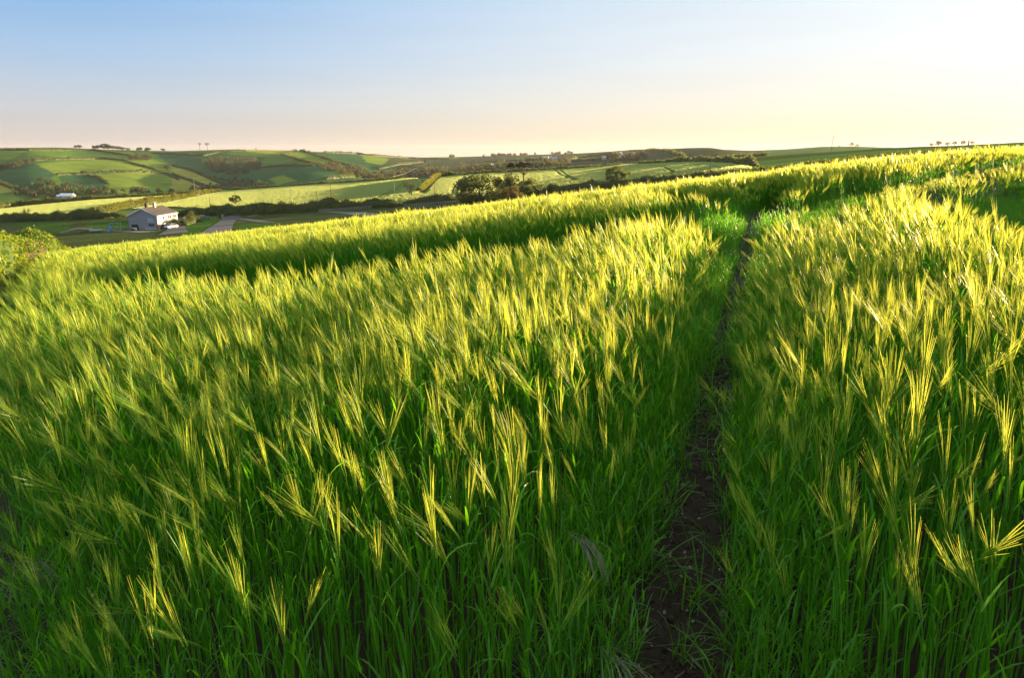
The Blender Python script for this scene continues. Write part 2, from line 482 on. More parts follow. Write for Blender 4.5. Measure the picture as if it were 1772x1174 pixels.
vm = N.new('ShaderNodeVectorMath'); vm.operation = 'SCALE'
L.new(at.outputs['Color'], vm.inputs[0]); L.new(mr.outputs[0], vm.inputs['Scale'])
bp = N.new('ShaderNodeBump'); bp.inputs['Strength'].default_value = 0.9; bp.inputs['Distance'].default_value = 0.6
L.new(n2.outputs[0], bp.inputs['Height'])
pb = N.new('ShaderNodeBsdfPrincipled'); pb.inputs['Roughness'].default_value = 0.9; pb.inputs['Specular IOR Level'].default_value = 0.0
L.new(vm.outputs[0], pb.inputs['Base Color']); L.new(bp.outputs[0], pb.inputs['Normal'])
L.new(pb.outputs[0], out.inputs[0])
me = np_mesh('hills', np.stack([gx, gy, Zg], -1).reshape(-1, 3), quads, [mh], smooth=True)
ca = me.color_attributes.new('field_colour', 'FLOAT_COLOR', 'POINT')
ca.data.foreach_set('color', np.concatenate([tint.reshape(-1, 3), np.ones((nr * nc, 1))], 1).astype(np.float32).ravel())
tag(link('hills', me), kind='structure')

# soil under the barley (one sheet, fine near the track)
sx = np.concatenate([np.linspace(-75, -5.2, 60), np.linspace(-5, 8, 261), np.linspace(8.3, 100, 80)])
sy = np.concatenate([np.linspace(-14, 0.9, 16), np.linspace(1, 9, 161), np.linspace(9.3, 52, 80)])
X2, Y2 = np.meshgrid(sx, sy)
Z2 = near_z(X2, Y2)
lump = 0.010 * np.sin(X2 * 23 + 3 * np.sin(Y2 * 9)) * np.sin(Y2 * 19 + 2 * np.sin(X2 * 13)) + 0.006 * RNG.standard_normal(X2.shape)
Z2 = Z2 + lump * (Y2 < 12)
Z2 = Z2 - 0.35 * np.clip((Y2 - 48) / 4, 0, 1)
ii = np.arange(X2.size).reshape(X2.shape)
quads = np.stack([ii[:-1, :-1], ii[:-1, 1:], ii[1:, 1:], ii[1:, :-1]], -1).reshape(-1, 4)
tag(link('ground', np_mesh('ground', np.stack([X2, Y2, Z2], -1).reshape(-1, 3), quads, [M['soil']], smooth=True)), kind='structure')

# ------------------------------------------------------------------ barley
def stalk_parts(rng, H=0.60, nod=0.06, n_awn=16, awn_w=0.00082, awn_len=0.145, n_leaf=3, stem_n=5, stem_r=0.0021, seg=7, grains=True, leaf_w=0.0048, leaf_seg=6, ear=True, upright=1.0):
    """one barley stalk at the origin: returns dict part -> list of (verts, faces, material slot)"""
    out = {'stem': MB(), 'leaf': [], 'ear': MB()}
    wig = rng.uniform(-0.02, 0.02)
    def P(t): return Vector((nod * t ** 3 + 0.01 * math.sin(3 * t), wig * t * t, H * t - 0.3 * nod * t ** 4))
    pts = [P(k / seg) for k in range(seg + 1)]
    out['stem'].tube(pts, [stem_r * (1.0 - 0.45 * k / seg) for k in range(seg + 1)], stem_n, 0, False)
    def strip(mb, ps, ws, side, m):
        vs = []
        for p, w in zip(ps, ws): vs += [p - side * w, p + side * w]
        fs = [(2 * k, 2 * k + 1, 2 * k + 3, 2 * k + 2) for k in range(len(ps) - 1)]
        mb.add(vs, fs, m)
    for k in range(n_leaf):
        t = (0.22 + 0.7 * (k + rng.uniform(-0.25, 0.25)) / max(1, n_leaf - 1)) if n_leaf > 1 else 0.7
        t = min(max(t, 0.1), 0.9)
        a = rng.uniform(0, 2 * math.pi)
        Ln = rng.uniform(0.06, 0.17)
        d = Vector((math.cos(a), math.sin(a), 0)); side = Vector((-d.y, d.x, 0))
        th = rng.uniform(0.3, 0.8) * upright; droop = rng.uniform(0.4, 2.2) * upright ** 2; kink = rng.uniform(0.35, 0.85)
        p = P(t); ps = [p]; ws = [0.0022]
        tw = rng.uniform(-0.8, 0.8)
        for s in range(1, leaf_seg + 1):
            f = s / leaf_seg
            an = th + droop * max(0, f - kink) * 2.0 + 0.25 * f
            p = p + (d * math.sin(an) + Vector((0, 0, math.cos(an)))) * (Ln / leaf_seg)
            ps.append(p.copy()); ws.append(leaf_w * (1.1 - f) ** 0.55 * (0.75 + 0.25 * min(1, 3 * f)) if s < leaf_seg else 0.0003)
        mb = MB()
        vs = []
        for i, (q, w) in enumerate(zip(ps, ws)):
            ca_, sa_ = math.cos(tw * i / leaf_seg), math.sin(tw * i / leaf_seg)
            sd = side * ca_ + Vector((0, 0, 1)) * sa_
            vs += [q - sd * w, q + Vector((0, 0, -w * 0.35)), q + sd * w]
        fs = []
        for i in range(leaf_seg):
            fs += [(3 * i, 3 * i + 1, 3 * i + 4, 3 * i + 3), (3 * i + 1, 3 * i + 2, 3 * i + 5, 3 * i + 4)]
        mb.add(vs, fs, 1)
        out['leaf'].append(mb)
    if ear:
        tip = P(1.0); T = (P(1.0) - P(0.97)).normalized()
        sd = T.cross(Vector((0, 1, 0))).normalized()
        yaw = rng.uniform(0, math.pi)
        sd = (Matrix.Rotation(yaw, 3, T) @ sd)
        ft = T.cross(sd)
        el = rng.uniform(0.062, 0.085)
        E = out['ear']
        bend = rng.uniform(0.0, 0.25)
        def Q(s): return tip + T * (el * s) + Vector((1, 0, -0.25)) * (bend * el * s * s)
        if grains:
            ng = 11
            for g_ in range(ng):
                for sg in (-1, 1):
                    s = (g_ + (0.25 if sg > 0 else 0.75)) / ng
                    w = 0.0034 * (0.7 + 0.6 * math.sin(math.pi * min(1, s + 0.1)))
                    b = Q(s) + sd * sg * 0.0012
                    ax = (T + sd * sg * 0.28).normalized()
                    c = b + ax * 0.005 + sd * sg * w * 0.5
                    tp = b + ax * 0.0115
                    E.add([b, c + sd * w * 0.75, c + ft * w * 0.8, c - sd * w * 0.75, c - ft * w * 0.8, tp],
                          [(0, 2, 1), (0, 3, 2), (0, 4, 3), (0, 1, 4), (5, 1, 2), (5, 2, 3), (5, 3, 4), (5, 4, 1)], 2)
        else:
            E.tube([Q(0), Q(0.35), Q(1.0)], [0.002, 0.0062, 0.003], 4, 2, False)
        for k in range(n_awn):
            sg = -1 if k % 2 else 1
            s = (k + 0.5) / n_awn
            b = Q(s) + sd * sg * 0.003
            phi = rng.uniform(0.02, 0.15) * (1.2 - 0.6 * s)
            d = (T + sd * (sg * math.sin(phi)) + ft * rng.uniform(-0.07, 0.07) + Vector((0.10 * bend * 3, 0, 0))).normalized()
            Ln = awn_len * rng.uniform(0.85, 1.12)
            cv = sd * sg * rng.uniform(0.0, 0.07) + Vector((rng.uniform(0, 0.09), 0, -0.02))
            ps = [b + d * (Ln * f) + cv * (Ln * f * f) for f in (0, 0.5, 1.0)]
            r = rng.uniform(0, math.pi)
            side = (sd * math.cos(r) + ft * math.sin(r))
            strip(E, ps, [awn_w, awn_w * 0.8, awn_w * 0.25], side, 3)
    return out

BMATS = [M['stem'], M['leaf'], M['ear'], M['awn']]
def merge(parts, at=None, into=None):
    mb = into or MB()
    for p in [parts['stem'], parts['ear']] + parts['leaf']:
        vs = [at @ Vector(v) for v in p.v] if at else p.v
        b = len(mb.v)
        mb.v.extend([tuple(v) for v in vs]); mb.f.extend([tuple(b + i for i in f) for f in p.f]); mb.m.extend(p.m)
    return mb

r_ = random.Random(5)
PARTS = [stalk_parts(r_, H=r_.uniform(0.60, 0.72), nod=r_.choice((0.01, 0.02, 0.03, 0.05, 0.08, 0.16)), stem_r=0.0028, upright=0.8) for _ in range(14)]
kinds = []
for i, p in enumerate(PARTS): kinds.append(merge(p).mesh('barley_stalk', BMATS))
for i in range(8):
    p = stalk_parts(r_, H=r_.uniform(0.54, 0.65), nod=r_.uniform(0.0, 0.11), n_awn=12, awn_w=0.0015, n_leaf=2, stem_n=3, seg=5, grains=False, leaf_seg=4, leaf_w=0.0055)
    kinds.append(merge(p).mesh('barley_stalk', BMATS))
for i in range(6):                                       # tufts of the distance
    mb = MB()
    for k in range(9):
        p = stalk_parts(r_, H=r_.uniform(0.52, 0.65), nod=r_.uniform(0.0, 0.11), n_awn=7, awn_w=0.0042, n_leaf=1, stem_n=3, stem_r=0.003, seg=3, grains=False, leaf_seg=3, leaf_w=0.006)
        a = r_.uniform(0, 6.28); q = 0.16 * math.sqrt(r_.random())
        mt = Matrix.Translation((q * math.cos(a), q * math.sin(a), 0)) @ Matrix.Rotation(r_.uniform(-0.9, 0.9), 4, 'Z')
        merge(p, mt, mb)
    kinds.append(mb.mesh('barley_tuft', BMATS))
for i in range(5):                                       # late leafy tillers without ears
    mb = MB()
    for k in range(6):
        p = stalk_parts(r_, H=r_.uniform(0.35, 0.6), nod=r_.uniform(0.02, 0.14), n_leaf=5, stem_n=3, seg=4, leaf_seg=5, leaf_w=0.0050, ear=False, upright=0.6)
        a = r_.uniform(0, 6.28); q = 0.07 * math.sqrt(r_.random())
        merge(p, Matrix.Translation((q * math.cos(a), q * math.sin(a), 0)) @ Matrix.Rotation(r_.uniform(0, 6.28), 4, 'Z'), mb)
    kinds.append(mb.mesh('leafy_tiller', BMATS))
for i in range(8):                                       # side shoots that bear no ear
    p = stalk_parts(r_, H=r_.uniform(0.52, 0.76), nod=r_.uniform(0.0, 0.06), n_leaf=r_.choice((1, 2, 3)), ear=False, stem_r=0.0026, upright=0.45)
    kinds.append(merge(p).mesh('barley_shoot', BMATS))
K_NEAR, K_MID, K_FAR, K_LATE, K_SHOOT = (0, 14), (14, 22), (22, 28), (28, 33), (33, 41)

T_SIDE = np.vstack([[(2.6, 0.5), (3.4, 3.0)], plist([(1760, 392), (1690, 362), (1640, 345)], 0.5)])
LEFT_EDGE = np.array([(-0.8, 0.6), (-1.0, 1.3), (-1.38, 1.95), (-4.3, 5.8), (-10.7, 16), (-16.3, 25), (-25.6, 43), (-33, 56)])
LATE_SPOTS = [(on_plane(1290, 392, 0.5), 0.65), (on_plane(1335, 356, 0.5), 0.8), (on_plane(1240, 375, 0.5), 0.4)]

def dist_line(P, line):
    d = np.full(len(P), 1e9)
    for a, b in zip(line[:-1], line[1:]):
        ab = b - a
        t = np.clip(((P - a) @ ab) / max(ab @ ab, 1e-9), 0, 1)
        d = np.minimum(d, np.hypot(*(P - a - t[:, None] * ab).T))
    return d

def soft(P, s, seed):
    """smooth random field about -1..1"""
    r = np.random.default_rng(seed)
    v = 0
    for k in range(7):
        a = r.uniform(0, 2 * np.pi); f = r.uniform(0.6, 1.7) / s
        v = v + np.sin(2 * np.pi * f * (P[:, 0] * np.cos(a) + P[:, 1] * np.sin(a)) + r.uniform(0, 6.28))
    return v / 2.6

def grid_pts(y0, y1, step, xlim=0.98):
    ys = np.arange(y0, y1, step)
    out = []
    for y in ys:
        w = xlim * y + 1.9
        x = np.arange(-w, w, step)
        out.append(np.stack([x, np.full_like(x, y)], 1))
    P = np.concatenate(out)
    return P + RNG.uniform(-0.55, 0.55, P.shape) * step

def far_edge(x):                                         # where the crop ends, down the slope
    return np.interp(x, [-40, -26, 0, 25, 60, 110], [40, 45, 52, 58, 78, 95])

def field_state(P):
    """keep mask, height factor, late-tiller mask for stalks at P"""
    n = len(P)
    keep = P[:, 1] < far_edge(P[:, 0]) + 1.0 * soft(P, 9, 3)
    lx = np.interp(P[:, 1], LEFT_EDGE[:, 1], LEFT_EDGE[:, 0])
    dl = P[:, 0] - lx
    keep &= dl > 0.15 * soft(P, 1.1, 8)
    dm = dist_line(P, T_MAIN); dn = dist_line(P, T_NEARX); df = dist_line(P, T_FARX); ds = dist_line(P, T_SIDE)
    hm = np.ones(n)
    wob = 0.05 * soft(P, 0.8, 21)
    hw = np.interp(P[:, 1], [1, 3, 6, 9, 14], [0.15, 0.12, 0.13, 0.15, 0.3]) + wob
    u = RNG.random(n)
    keep &= (dm > hw)
    keep &= ~((dm < hw + 0.10) & (u < 0.45))
    hm *= np.clip(0.62 + 0.38 * (dm - hw) / 0.38, 0.5, 1.0)
    short = np.zeros(n, bool)
    sgn = P[:, 0] - np.interp(P[:, 1], T_MAIN[:, 1], T_MAIN[:, 0])
    far_ = np.clip((P[:, 1] - 2.5) / 2, 0, 1) * (P[:, 1] < T_MAIN[-1, 1])
    hm *= 1.0 - far_ * 0.16 * np.clip(1 - np.abs(sgn - 0.5) / 1.3, 0, 1) * (sgn > 0)
    hm *= 1.0 + far_ * 0.07 * np.clip(1 - np.abs(sgn + 0.7) / 0.9, 0, 1)
    for d, w in ((dn, 1.2), (df, 0.9), (ds, 0.5)):
        w2 = w + 0.10 * soft(P, 1.7, 33)
        if d is dn: w2 = w2 + np.interp(P[:, 0], [-4, -1, 3, 4.5], [0.0, 0.4, 0.4, -0.4])
        keep &= ~((d < w2) & (u < 0.25))
        short |= d < w2
        hm *= np.clip(0.82 + 0.18 * (d - w2) / 0.25, 0.6, 1.0)
    front = np.interp(P[:, 0], [-1.3, 0.4, 0.6, 0.85, 1.05], [1.62, 1.56, 1.56, 1.4, 1.15]) + 0.14 * soft(P, 0.6, 4)
    keep &= P[:, 1] > front
    hm *= np.clip(0.86 + 0.14 * dl / 0.6, 0.8, 1.0)
    hm *= np.interp(P[:, 1] - front, [0, 0.4, 1.8], [0.86, 0.92, 1.0])
    bumpy = 0.05 * soft(P, 2.3, 41) + 0.045 * soft(P, 0.9, 42) + 0.02 * soft(P, 7.0, 43)
    hm *= 1.0 + bumpy
    late = short
    for c, r in LATE_SPOTS:
        dd = np.hypot(P[:, 0] - c[0], P[:, 1] - c[1])
        spot = dd < r * (1 + 0.3 * soft(P, 0.7, 55))
        hm = np.where(spot, 1.3, hm)
        late |= spot
    return keep, hm, late

def eul(lean_dir, lean, yaw):
    """euler angles of tilt(lean towards lean_dir) * Rz(yaw), arrays"""
    ax, ay = -np.sin(lean_dir), np.cos(lean_dir)
    c, s = np.cos(lean), np.sin(lean); C = 1 - c
    R00, R01, R02 = c + ax * ax * C, ax * ay * C, ay * s
    R10, R11, R12 = ax * ay * C, c + ay * ay * C, -ax * s
    R20, R21, R22 = -ay * s, ax * s, c
    cy, sy = np.cos(yaw), np.sin(yaw)
    m00, m01 = R00 * cy + R01 * sy, -R00 * sy + R01 * cy
    m10 = R10 * cy + R11 * sy
    m20, m21, m22 = R20 * cy + R21 * sy, -R20 * sy + R21 * cy, R22
    return np.stack([np.arctan2(m21, m22), np.arcsin(np.clip(-m20, -1, 1)), np.arctan2(m10, m00)], 1)

def sway(P):
    """wind: direction the stalks lean towards, and how much"""
    n = len(P)
    d = np.pi + 0.25 + 0.55 * soft(P, 3.0, 61) + RNG.normal(0, 0.8, n)
    lean = np.clip(0.0 + 0.03 * soft(P, 1.6, 62) + 0.09 * np.clip((P[:, 1] - 2) / 3, 0, 1) + RNG.normal(0, 0.07, n), -0.2, 0.6)
    right = np.clip((P[:, 0] - 0.6) / 0.8, 0, 1) * (P[:, 1] < 4)
    lean = lean * (1 - 0.55 * right)
    yaw = d + RNG.normal(0, 0.5, n)
    flop = RNG.random(n) < 0.04                          # a few stalks lie over
    lean = np.where(flop, lean + RNG.uniform(0.25, 0.5, n), lean)
    return d, lean, yaw

pos, rot, scl, idx = [], [], [], []
single = []
for (y0, y1, step, kk, base) in ((1.0, 5.5, 0.054, K_NEAR, 1.07), (5.5, 16.0, 0.076, K_MID, 1.12), (16.0, 97.0, 0.23, K_FAR, 1.12)):
    P = grid_pts(y0, y1, step)
    keep, hm, late = field_state(P)
    P, hm, late = P[keep], hm[keep], late[keep]
    n = len(P)
    d, lean, yaw = sway(P)
    e = eul(d, lean, yaw)
    s = base * hm * RNG.normal(1.0, 0.055, n)
    k = RNG.integers(kk[0], kk[1], n)
    if kk is not K_FAR:
        shoot = RNG.random(n) < (np.interp(P[:, 1], [1.5, 4.5], [0.77, 0.56]) if kk is K_NEAR else 0.42)
        k = np.where(shoot, RNG.integers(K_SHOOT[0], K_SHOOT[1], n), k)
    if kk is K_FAR:
        s = np.where(late, s * 0.42, s)
    else:
        lk = RNG.integers(K_LATE[0], K_LATE[1], n)
        thin = RNG.random(n) < 0.9
        k = np.where(late, lk, k)
        s = np.where(late, s * 0.6, s)
        ok = ~late | thin
        P, e, s, k, late = P[ok], e[ok], s[ok], k[ok], late[ok]
    z = near_z(P[:, 0], P[:, 1]) - 0.01
    Q = np.concatenate([P, z[:, None]], 1)
    if kk is K_NEAR:
        # the 300 stalks that show largest stand as plants of their own
        tx, ty = project(P[:, 0], P[:, 1], z + 0.75 * s)
        bx_, by_ = project(P[:, 0], P[:, 1], z + 0.3 * s)
        inview = (tx > 5) & (tx < 1767) & (ty > 300) & (ty < 1150) & (k < K_NEAR[1])
        order = np.argsort(np.where(inview, P[:, 1], 1e9))[:300]
        single = [(Q[i], e[i], s[i], int(k[i])) for i in order]
        m = np.ones(len(P), bool); m[order] = False
        Q, e, s, k = Q[m], e[m], s[m], k[m]
    pos.append(Q); rot.append(e); scl.append(s); idx.append(k)
    print('barley', y0, len(Q))

# soft fringe of late tillers and grass along the wheel track
P = grid_pts(1.2, 13.0, 0.07)
dm = dist_line(P, T_MAIN)
u = RNG.random(len(P))
u = np.where((P[:, 1] > 5) & (dm < 0.25), u * 0.25, u)
k_ = (dm < 0.55) & (dm > np.interp(P[:, 1], [2, 4, 6], [0.14, 0.08, 0.0])) & (u < np.interp(dm, [0.10, 0.22, 0.45, 0.55], [0.03, 0.36, 0.30, 0.0]) * np.interp(P[:, 1], [1.2, 3.0, 5], [0.9, 1.6, 1.1]))
P = P[k_]
pos.append(np.concatenate([P, near_z(P[:, 0], P[:, 1])[:, None]], 1)); n = len(P)
rot.append(eul(RNG.uniform(0, 6.28, n), np.abs(RNG.normal(0, 0.2, n)), RNG.uniform(0, 6.28, n)))
scl.append(RNG.uniform(0.35, 0.85, n) * np.interp(P[:, 1], [5, 7], [1.0, 0.75])); idx.append(RNG.integers(K_LATE[0], K_LATE[1], n))

def scatter(name, meshes, P, E, S, I, label, cat, extra=None):
    """ONE object: its meshes repeated at every point by geometry nodes"""
    coll = bpy.data.collections.new(name + '_kinds')
    for i, me in enumerate(meshes):
        o = bpy.data.objects.new('%s_%03d' % (name, i), me); coll.objects.link(o)
    me = bpy.data.meshes.new(name)
    me.vertices.add(len(P)); me.vertices.foreach_set('co', np.asarray(P, np.float32).ravel())
    a = me.attributes.new('turn', 'FLOAT_VECTOR', 'POINT'); a.data.foreach_set('vector', np.asarray(E, np.float32).ravel())
    a = me.attributes.new('size', 'FLOAT', 'POINT'); a.data.foreach_set('value', np.asarray(S, np.float32))
    a = me.attributes.new('pick', 'INT', 'POINT'); a.data.foreach_set('value', np.asarray(I, np.int32))
    o = link(name, me)
    ng = bpy.data.node_groups.new(name, 'GeometryNodeTree')
    ng.interface.new_socket('Geometry', in_out='INPUT', socket_type='NodeSocketGeometry')
    ng.interface.new_socket('Geometry', in_out='OUTPUT', socket_type='NodeSocketGeometry')
    N, L = ng.nodes, ng.links
    gi, go = N.new('NodeGroupInput'), N.new('NodeGroupOutput')
    ip = N.new('GeometryNodeInstanceOnPoints')
    ci = N.new('GeometryNodeCollectionInfo')
    ci.inputs['Collection'].default_value = coll
    ci.inputs['Separate Children'].default_value = True
    ci.inputs['Reset Children'].default_value = True
    def na(nm, t):
        q = N.new('GeometryNodeInputNamedAttribute'); q.data_type = t; q.inputs['Name'].default_value = nm
        return [x for x in q.outputs if x.enabled][0]
    L.new(gi.outputs[0], ip.inputs['Points']); L.new(ci.outputs[0], ip.inputs['Instance'])
    ip.inputs['Pick Instance'].default_value = True
    L.new(na('pick', 'INT'), ip.inputs['Instance Index'])
    e2r = N.new('FunctionNodeEulerToRotation'); L.new(na('turn', 'FLOAT_VECTOR'), e2r.inputs[0]); L.new(e2r.outputs[0], ip.inputs['Rotation'])
    L.new(na('size', 'FLOAT'), ip.inputs['Scale'])
    L.new(ip.outputs[0], go.inputs[0])
    md = o.modifiers.new('scatter', 'NODES'); md.node_group = ng
    return tag(o, label, cat, kind='stuff')

scatter('barley_crop', kinds, np.concatenate(pos), np.concatenate(rot), np.concatenate(scl), np.concatenate(idx),
        'green awned barley crop covering the near hillside, gold where the low sun catches the ears', 'barley')

# the nearest plants, one by one
protos = []
for p in PARTS:
    protos.append((p['stem'].mesh('stem', BMATS), [q.mesh('leaf', BMATS) for q in p['leaf']], p['ear'].mesh('ear', BMATS)))
for (q, e, s, k) in single:
    root = empty('barley_plant', q); root.rotation_euler = e; root.scale = (s, s, s)
    left = q[0] < np.interp(q[1], T_MAIN[:, 1], T_MAIN[:, 0])
    if left: tag(root, 'green barley plant with long awned ear, front rows left of the bare soil track', 'barley', 'nearest barley plants left of the track')
    else: tag(root, 'green barley plant with long awned ear, front rows right of the bare soil track', 'barley', 'nearest barley plants right of the track')
    st, lv, er = protos[k]
    link('stem', st, root)
    for l_ in lv: link('leaf', l_, root)
    link('ear', er, root)

# ------------------------------------------------------------------ foliage
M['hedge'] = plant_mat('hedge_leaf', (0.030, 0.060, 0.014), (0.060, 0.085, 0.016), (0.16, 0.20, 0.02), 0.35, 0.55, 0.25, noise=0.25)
M['hedge_lit'] = plant_mat('hedge_bank_leaf', (0.045, 0.085, 0.014), (0.09, 0.11, 0.018), (0.24, 0.24, 0.02), 0.45, 0.5, 0.3, noise=1.1)  # lit copy of the hedge leaf: sunlight put into a lighter, yellower green
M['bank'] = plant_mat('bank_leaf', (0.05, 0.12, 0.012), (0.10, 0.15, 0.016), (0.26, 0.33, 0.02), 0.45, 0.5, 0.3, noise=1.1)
M['tree'] = plant_mat('tree_leaf', (0.030, 0.058, 0.014), (0.055, 0.078, 0.018), (0.14, 0.18, 0.02), 0.35, 0.55, 0.25, noise=0.4)
M['olive'] = plant_mat('olive_tree_leaf', (0.06, 0.06, 0.014), (0.09, 0.075, 0.016), (0.15, 0.12, 0.015), 0.4, 0.55, 0.25, noise=0.4)
M['pine'] = plant_mat('pine_needle', (0.018, 0.034, 0.016), (0.030, 0.045, 0.016), (0.06, 0.08, 0.02), 0.25, 0.6, 0.2, noise=0.6)
M['wood'] = plant_mat('far_wood_leaf', (0.040, 0.062, 0.028), (0.085, 0.085, 0.045), (0.16, 0.17, 0.05), 0.35, 0.6, 0.2, noise=0.04)
M['twig'] = rough_mat('twig_bark', (0.13, 0.085, 0.060), (0.07, 0.05, 0.04), 3.0, 0.9)
M['bark'] = rough_mat('tree_bark', (0.075, 0.060, 0.045), (0.04, 0.032, 0.026), 3.0, 0.9)
M['pink'] = plant_mat('campion_petal', (0.45, 0.10, 0.20), (0.60, 0.22, 0.30), (0.6, 0.2, 0.3), 0.4, 0.6, 0.2)

def leaf_quads(P, size, seed):
    """one small randomly turned leaf face at each point"""
    r = np.random.default_rng(seed)
    n = len(P)
    a = r.normal(size=(n, 3)); a /= np.linalg.norm(a, axis=1)[:, None]
    b = np.cross(a, r.normal(size=(n, 3))); b /= np.linalg.norm(b, axis=1)[:, None]
    s = (np.asarray(size) * r.uniform(0.6, 1.35, n))[:, None]
    v = np.stack([P - a * s * 0.5, P + b * s * 0.30, P + a * s * 0.5, P - b * s * 0.30], 1).reshape(-1, 3)
    return v, np.arange(4 * n).reshape(n, 4)

def crown_points(n, rx, ry, rz, clumps, seed, tight=0.24, low=-0.6):
    r = np.random.default_rng(seed)
    c = r.normal(size=(clumps * 3, 3)); c /= np.linalg.norm(c, axis=1)[:, None]
    c = c[c[:, 2] > low][:clumps] * r.uniform(0.55, 0.95, (min(clumps, (c[:, 2] > low).sum()), 1))
    k = r.integers(0, len(c), n)
    g = r.normal(size=(n, 3)); g /= np.linalg.norm(g, axis=1)[:, None]
    p = c[k] + g * (r.random((n, 1)) ** 0.45) * tight * r.uniform(0.7, 1.4, (len(c), 1))[k]
    return p * np.array([rx, ry, rz]), c * np.array([rx, ry, rz])

def make_tree_meshes(h, rx, rz, leaf, n, clumps, seed, mat, trunk_r=0.2, trunk_h=0.35, ry=None, tight=0.26, low=-0.6, spread=True, bark='bark'):
    """meshes of a tree h tall: tapered trunk with limbs, crown of leaf clumps"""
    P, C = crown_points(n, rx, ry or rx, rz, clumps, seed, tight, low)
    cz = h - rz
    P[:, 2] += cz; C[:, 2] += cz
    P[:, 2] = np.maximum(P[:, 2], 0.05 * h)
    v, f = leaf_quads(P, leaf, seed + 1)
    crown = np_mesh('crown', v, f, [M[mat]])
    mb = MB(); r = random.Random(seed)
    fork = h * trunk_h
    top = Vector((r.uniform(-.05, .05) * h, r.uniform(-.05, .05) * h, cz + rz * 0.3))
    mb.tube([(0, 0, -0.3), (0.01 * h, 0, fork * 0.5), (0, 0.01 * h, fork), top], [trunk_r * 1.25, trunk_r, trunk_r * 0.8, trunk_r * 0.25], 6)
    for c in C[::max(1, len(C) // 9)]:
        c = Vector(c); b = Vector((0, 0.01 * h, fork))
        m = b.lerp(c, 0.5) + Vector((0, 0, -0.04 * h))
        mb.tube([b, m, c], [trunk_r * 0.5, trunk_r * 0.3, trunk_r * 0.1], 4)
    return mb.mesh('trunk', M[bark]), crown

def tree(meshes, p, label, cat='tree', group=None, name='tree', s=1.0, rz=None, stretch=1.0):
    root = empty(name, p, random.uniform(0, 6.28) if rz is None else rz)
    root.scale = (s * stretch, s * stretch, s)
    link('trunk', meshes[0], root); link('crown', meshes[1], root)
    return tag(root, label, cat, group)

def branching(mb, p, d, L, r, depth, rng, spread=0.55, n=3, twigs=None):
    q = p + d * L
    mid = p.lerp(q, 0.5) + Vector((rng.uniform(-1, 1), rng.uniform(-1, 1), 0)) * L * 0.05
    mb.tube([p, mid, q], [r, r * 0.8, r * 0.6], 4 if depth > 1 else 3, 0, False)
    if depth == 0: return
    for k in range(n):
        e = (d + Vector((rng.uniform(-1, 1), rng.uniform(-1, 1), rng.uniform(-0.25, 0.7))) * spread).normalized()
        branching(mb, p.lerp(q, rng.uniform(0.55, 1.0)), e, L * rng.uniform(0.6, 0.8), r * 0.55, depth - 1, rng, spread, n)

def densify(pts, step=6.0):
    out = []
    for (a, b), (c, d) in zip(pts[:-1], pts[1:]):
        n = max(1, int(math.hypot(c - a, d - b) / step))
        out += [(a + (c - a) * k / n, b + (d - b) * k / n) for k in range(n)]
    return out + [pts[-1]]

def trace(pts, ymin, ymax=8000.0, step=6.0):
    """pixel polyline -> path on the land"""
    W = [hit(px, py, ymin, ymax) for px, py in densify(pts, step)]
    out = [W[0]]
    for w in W[1:]:
        if (w - out[-1]).length > 0.8: out.append(w)
    return out

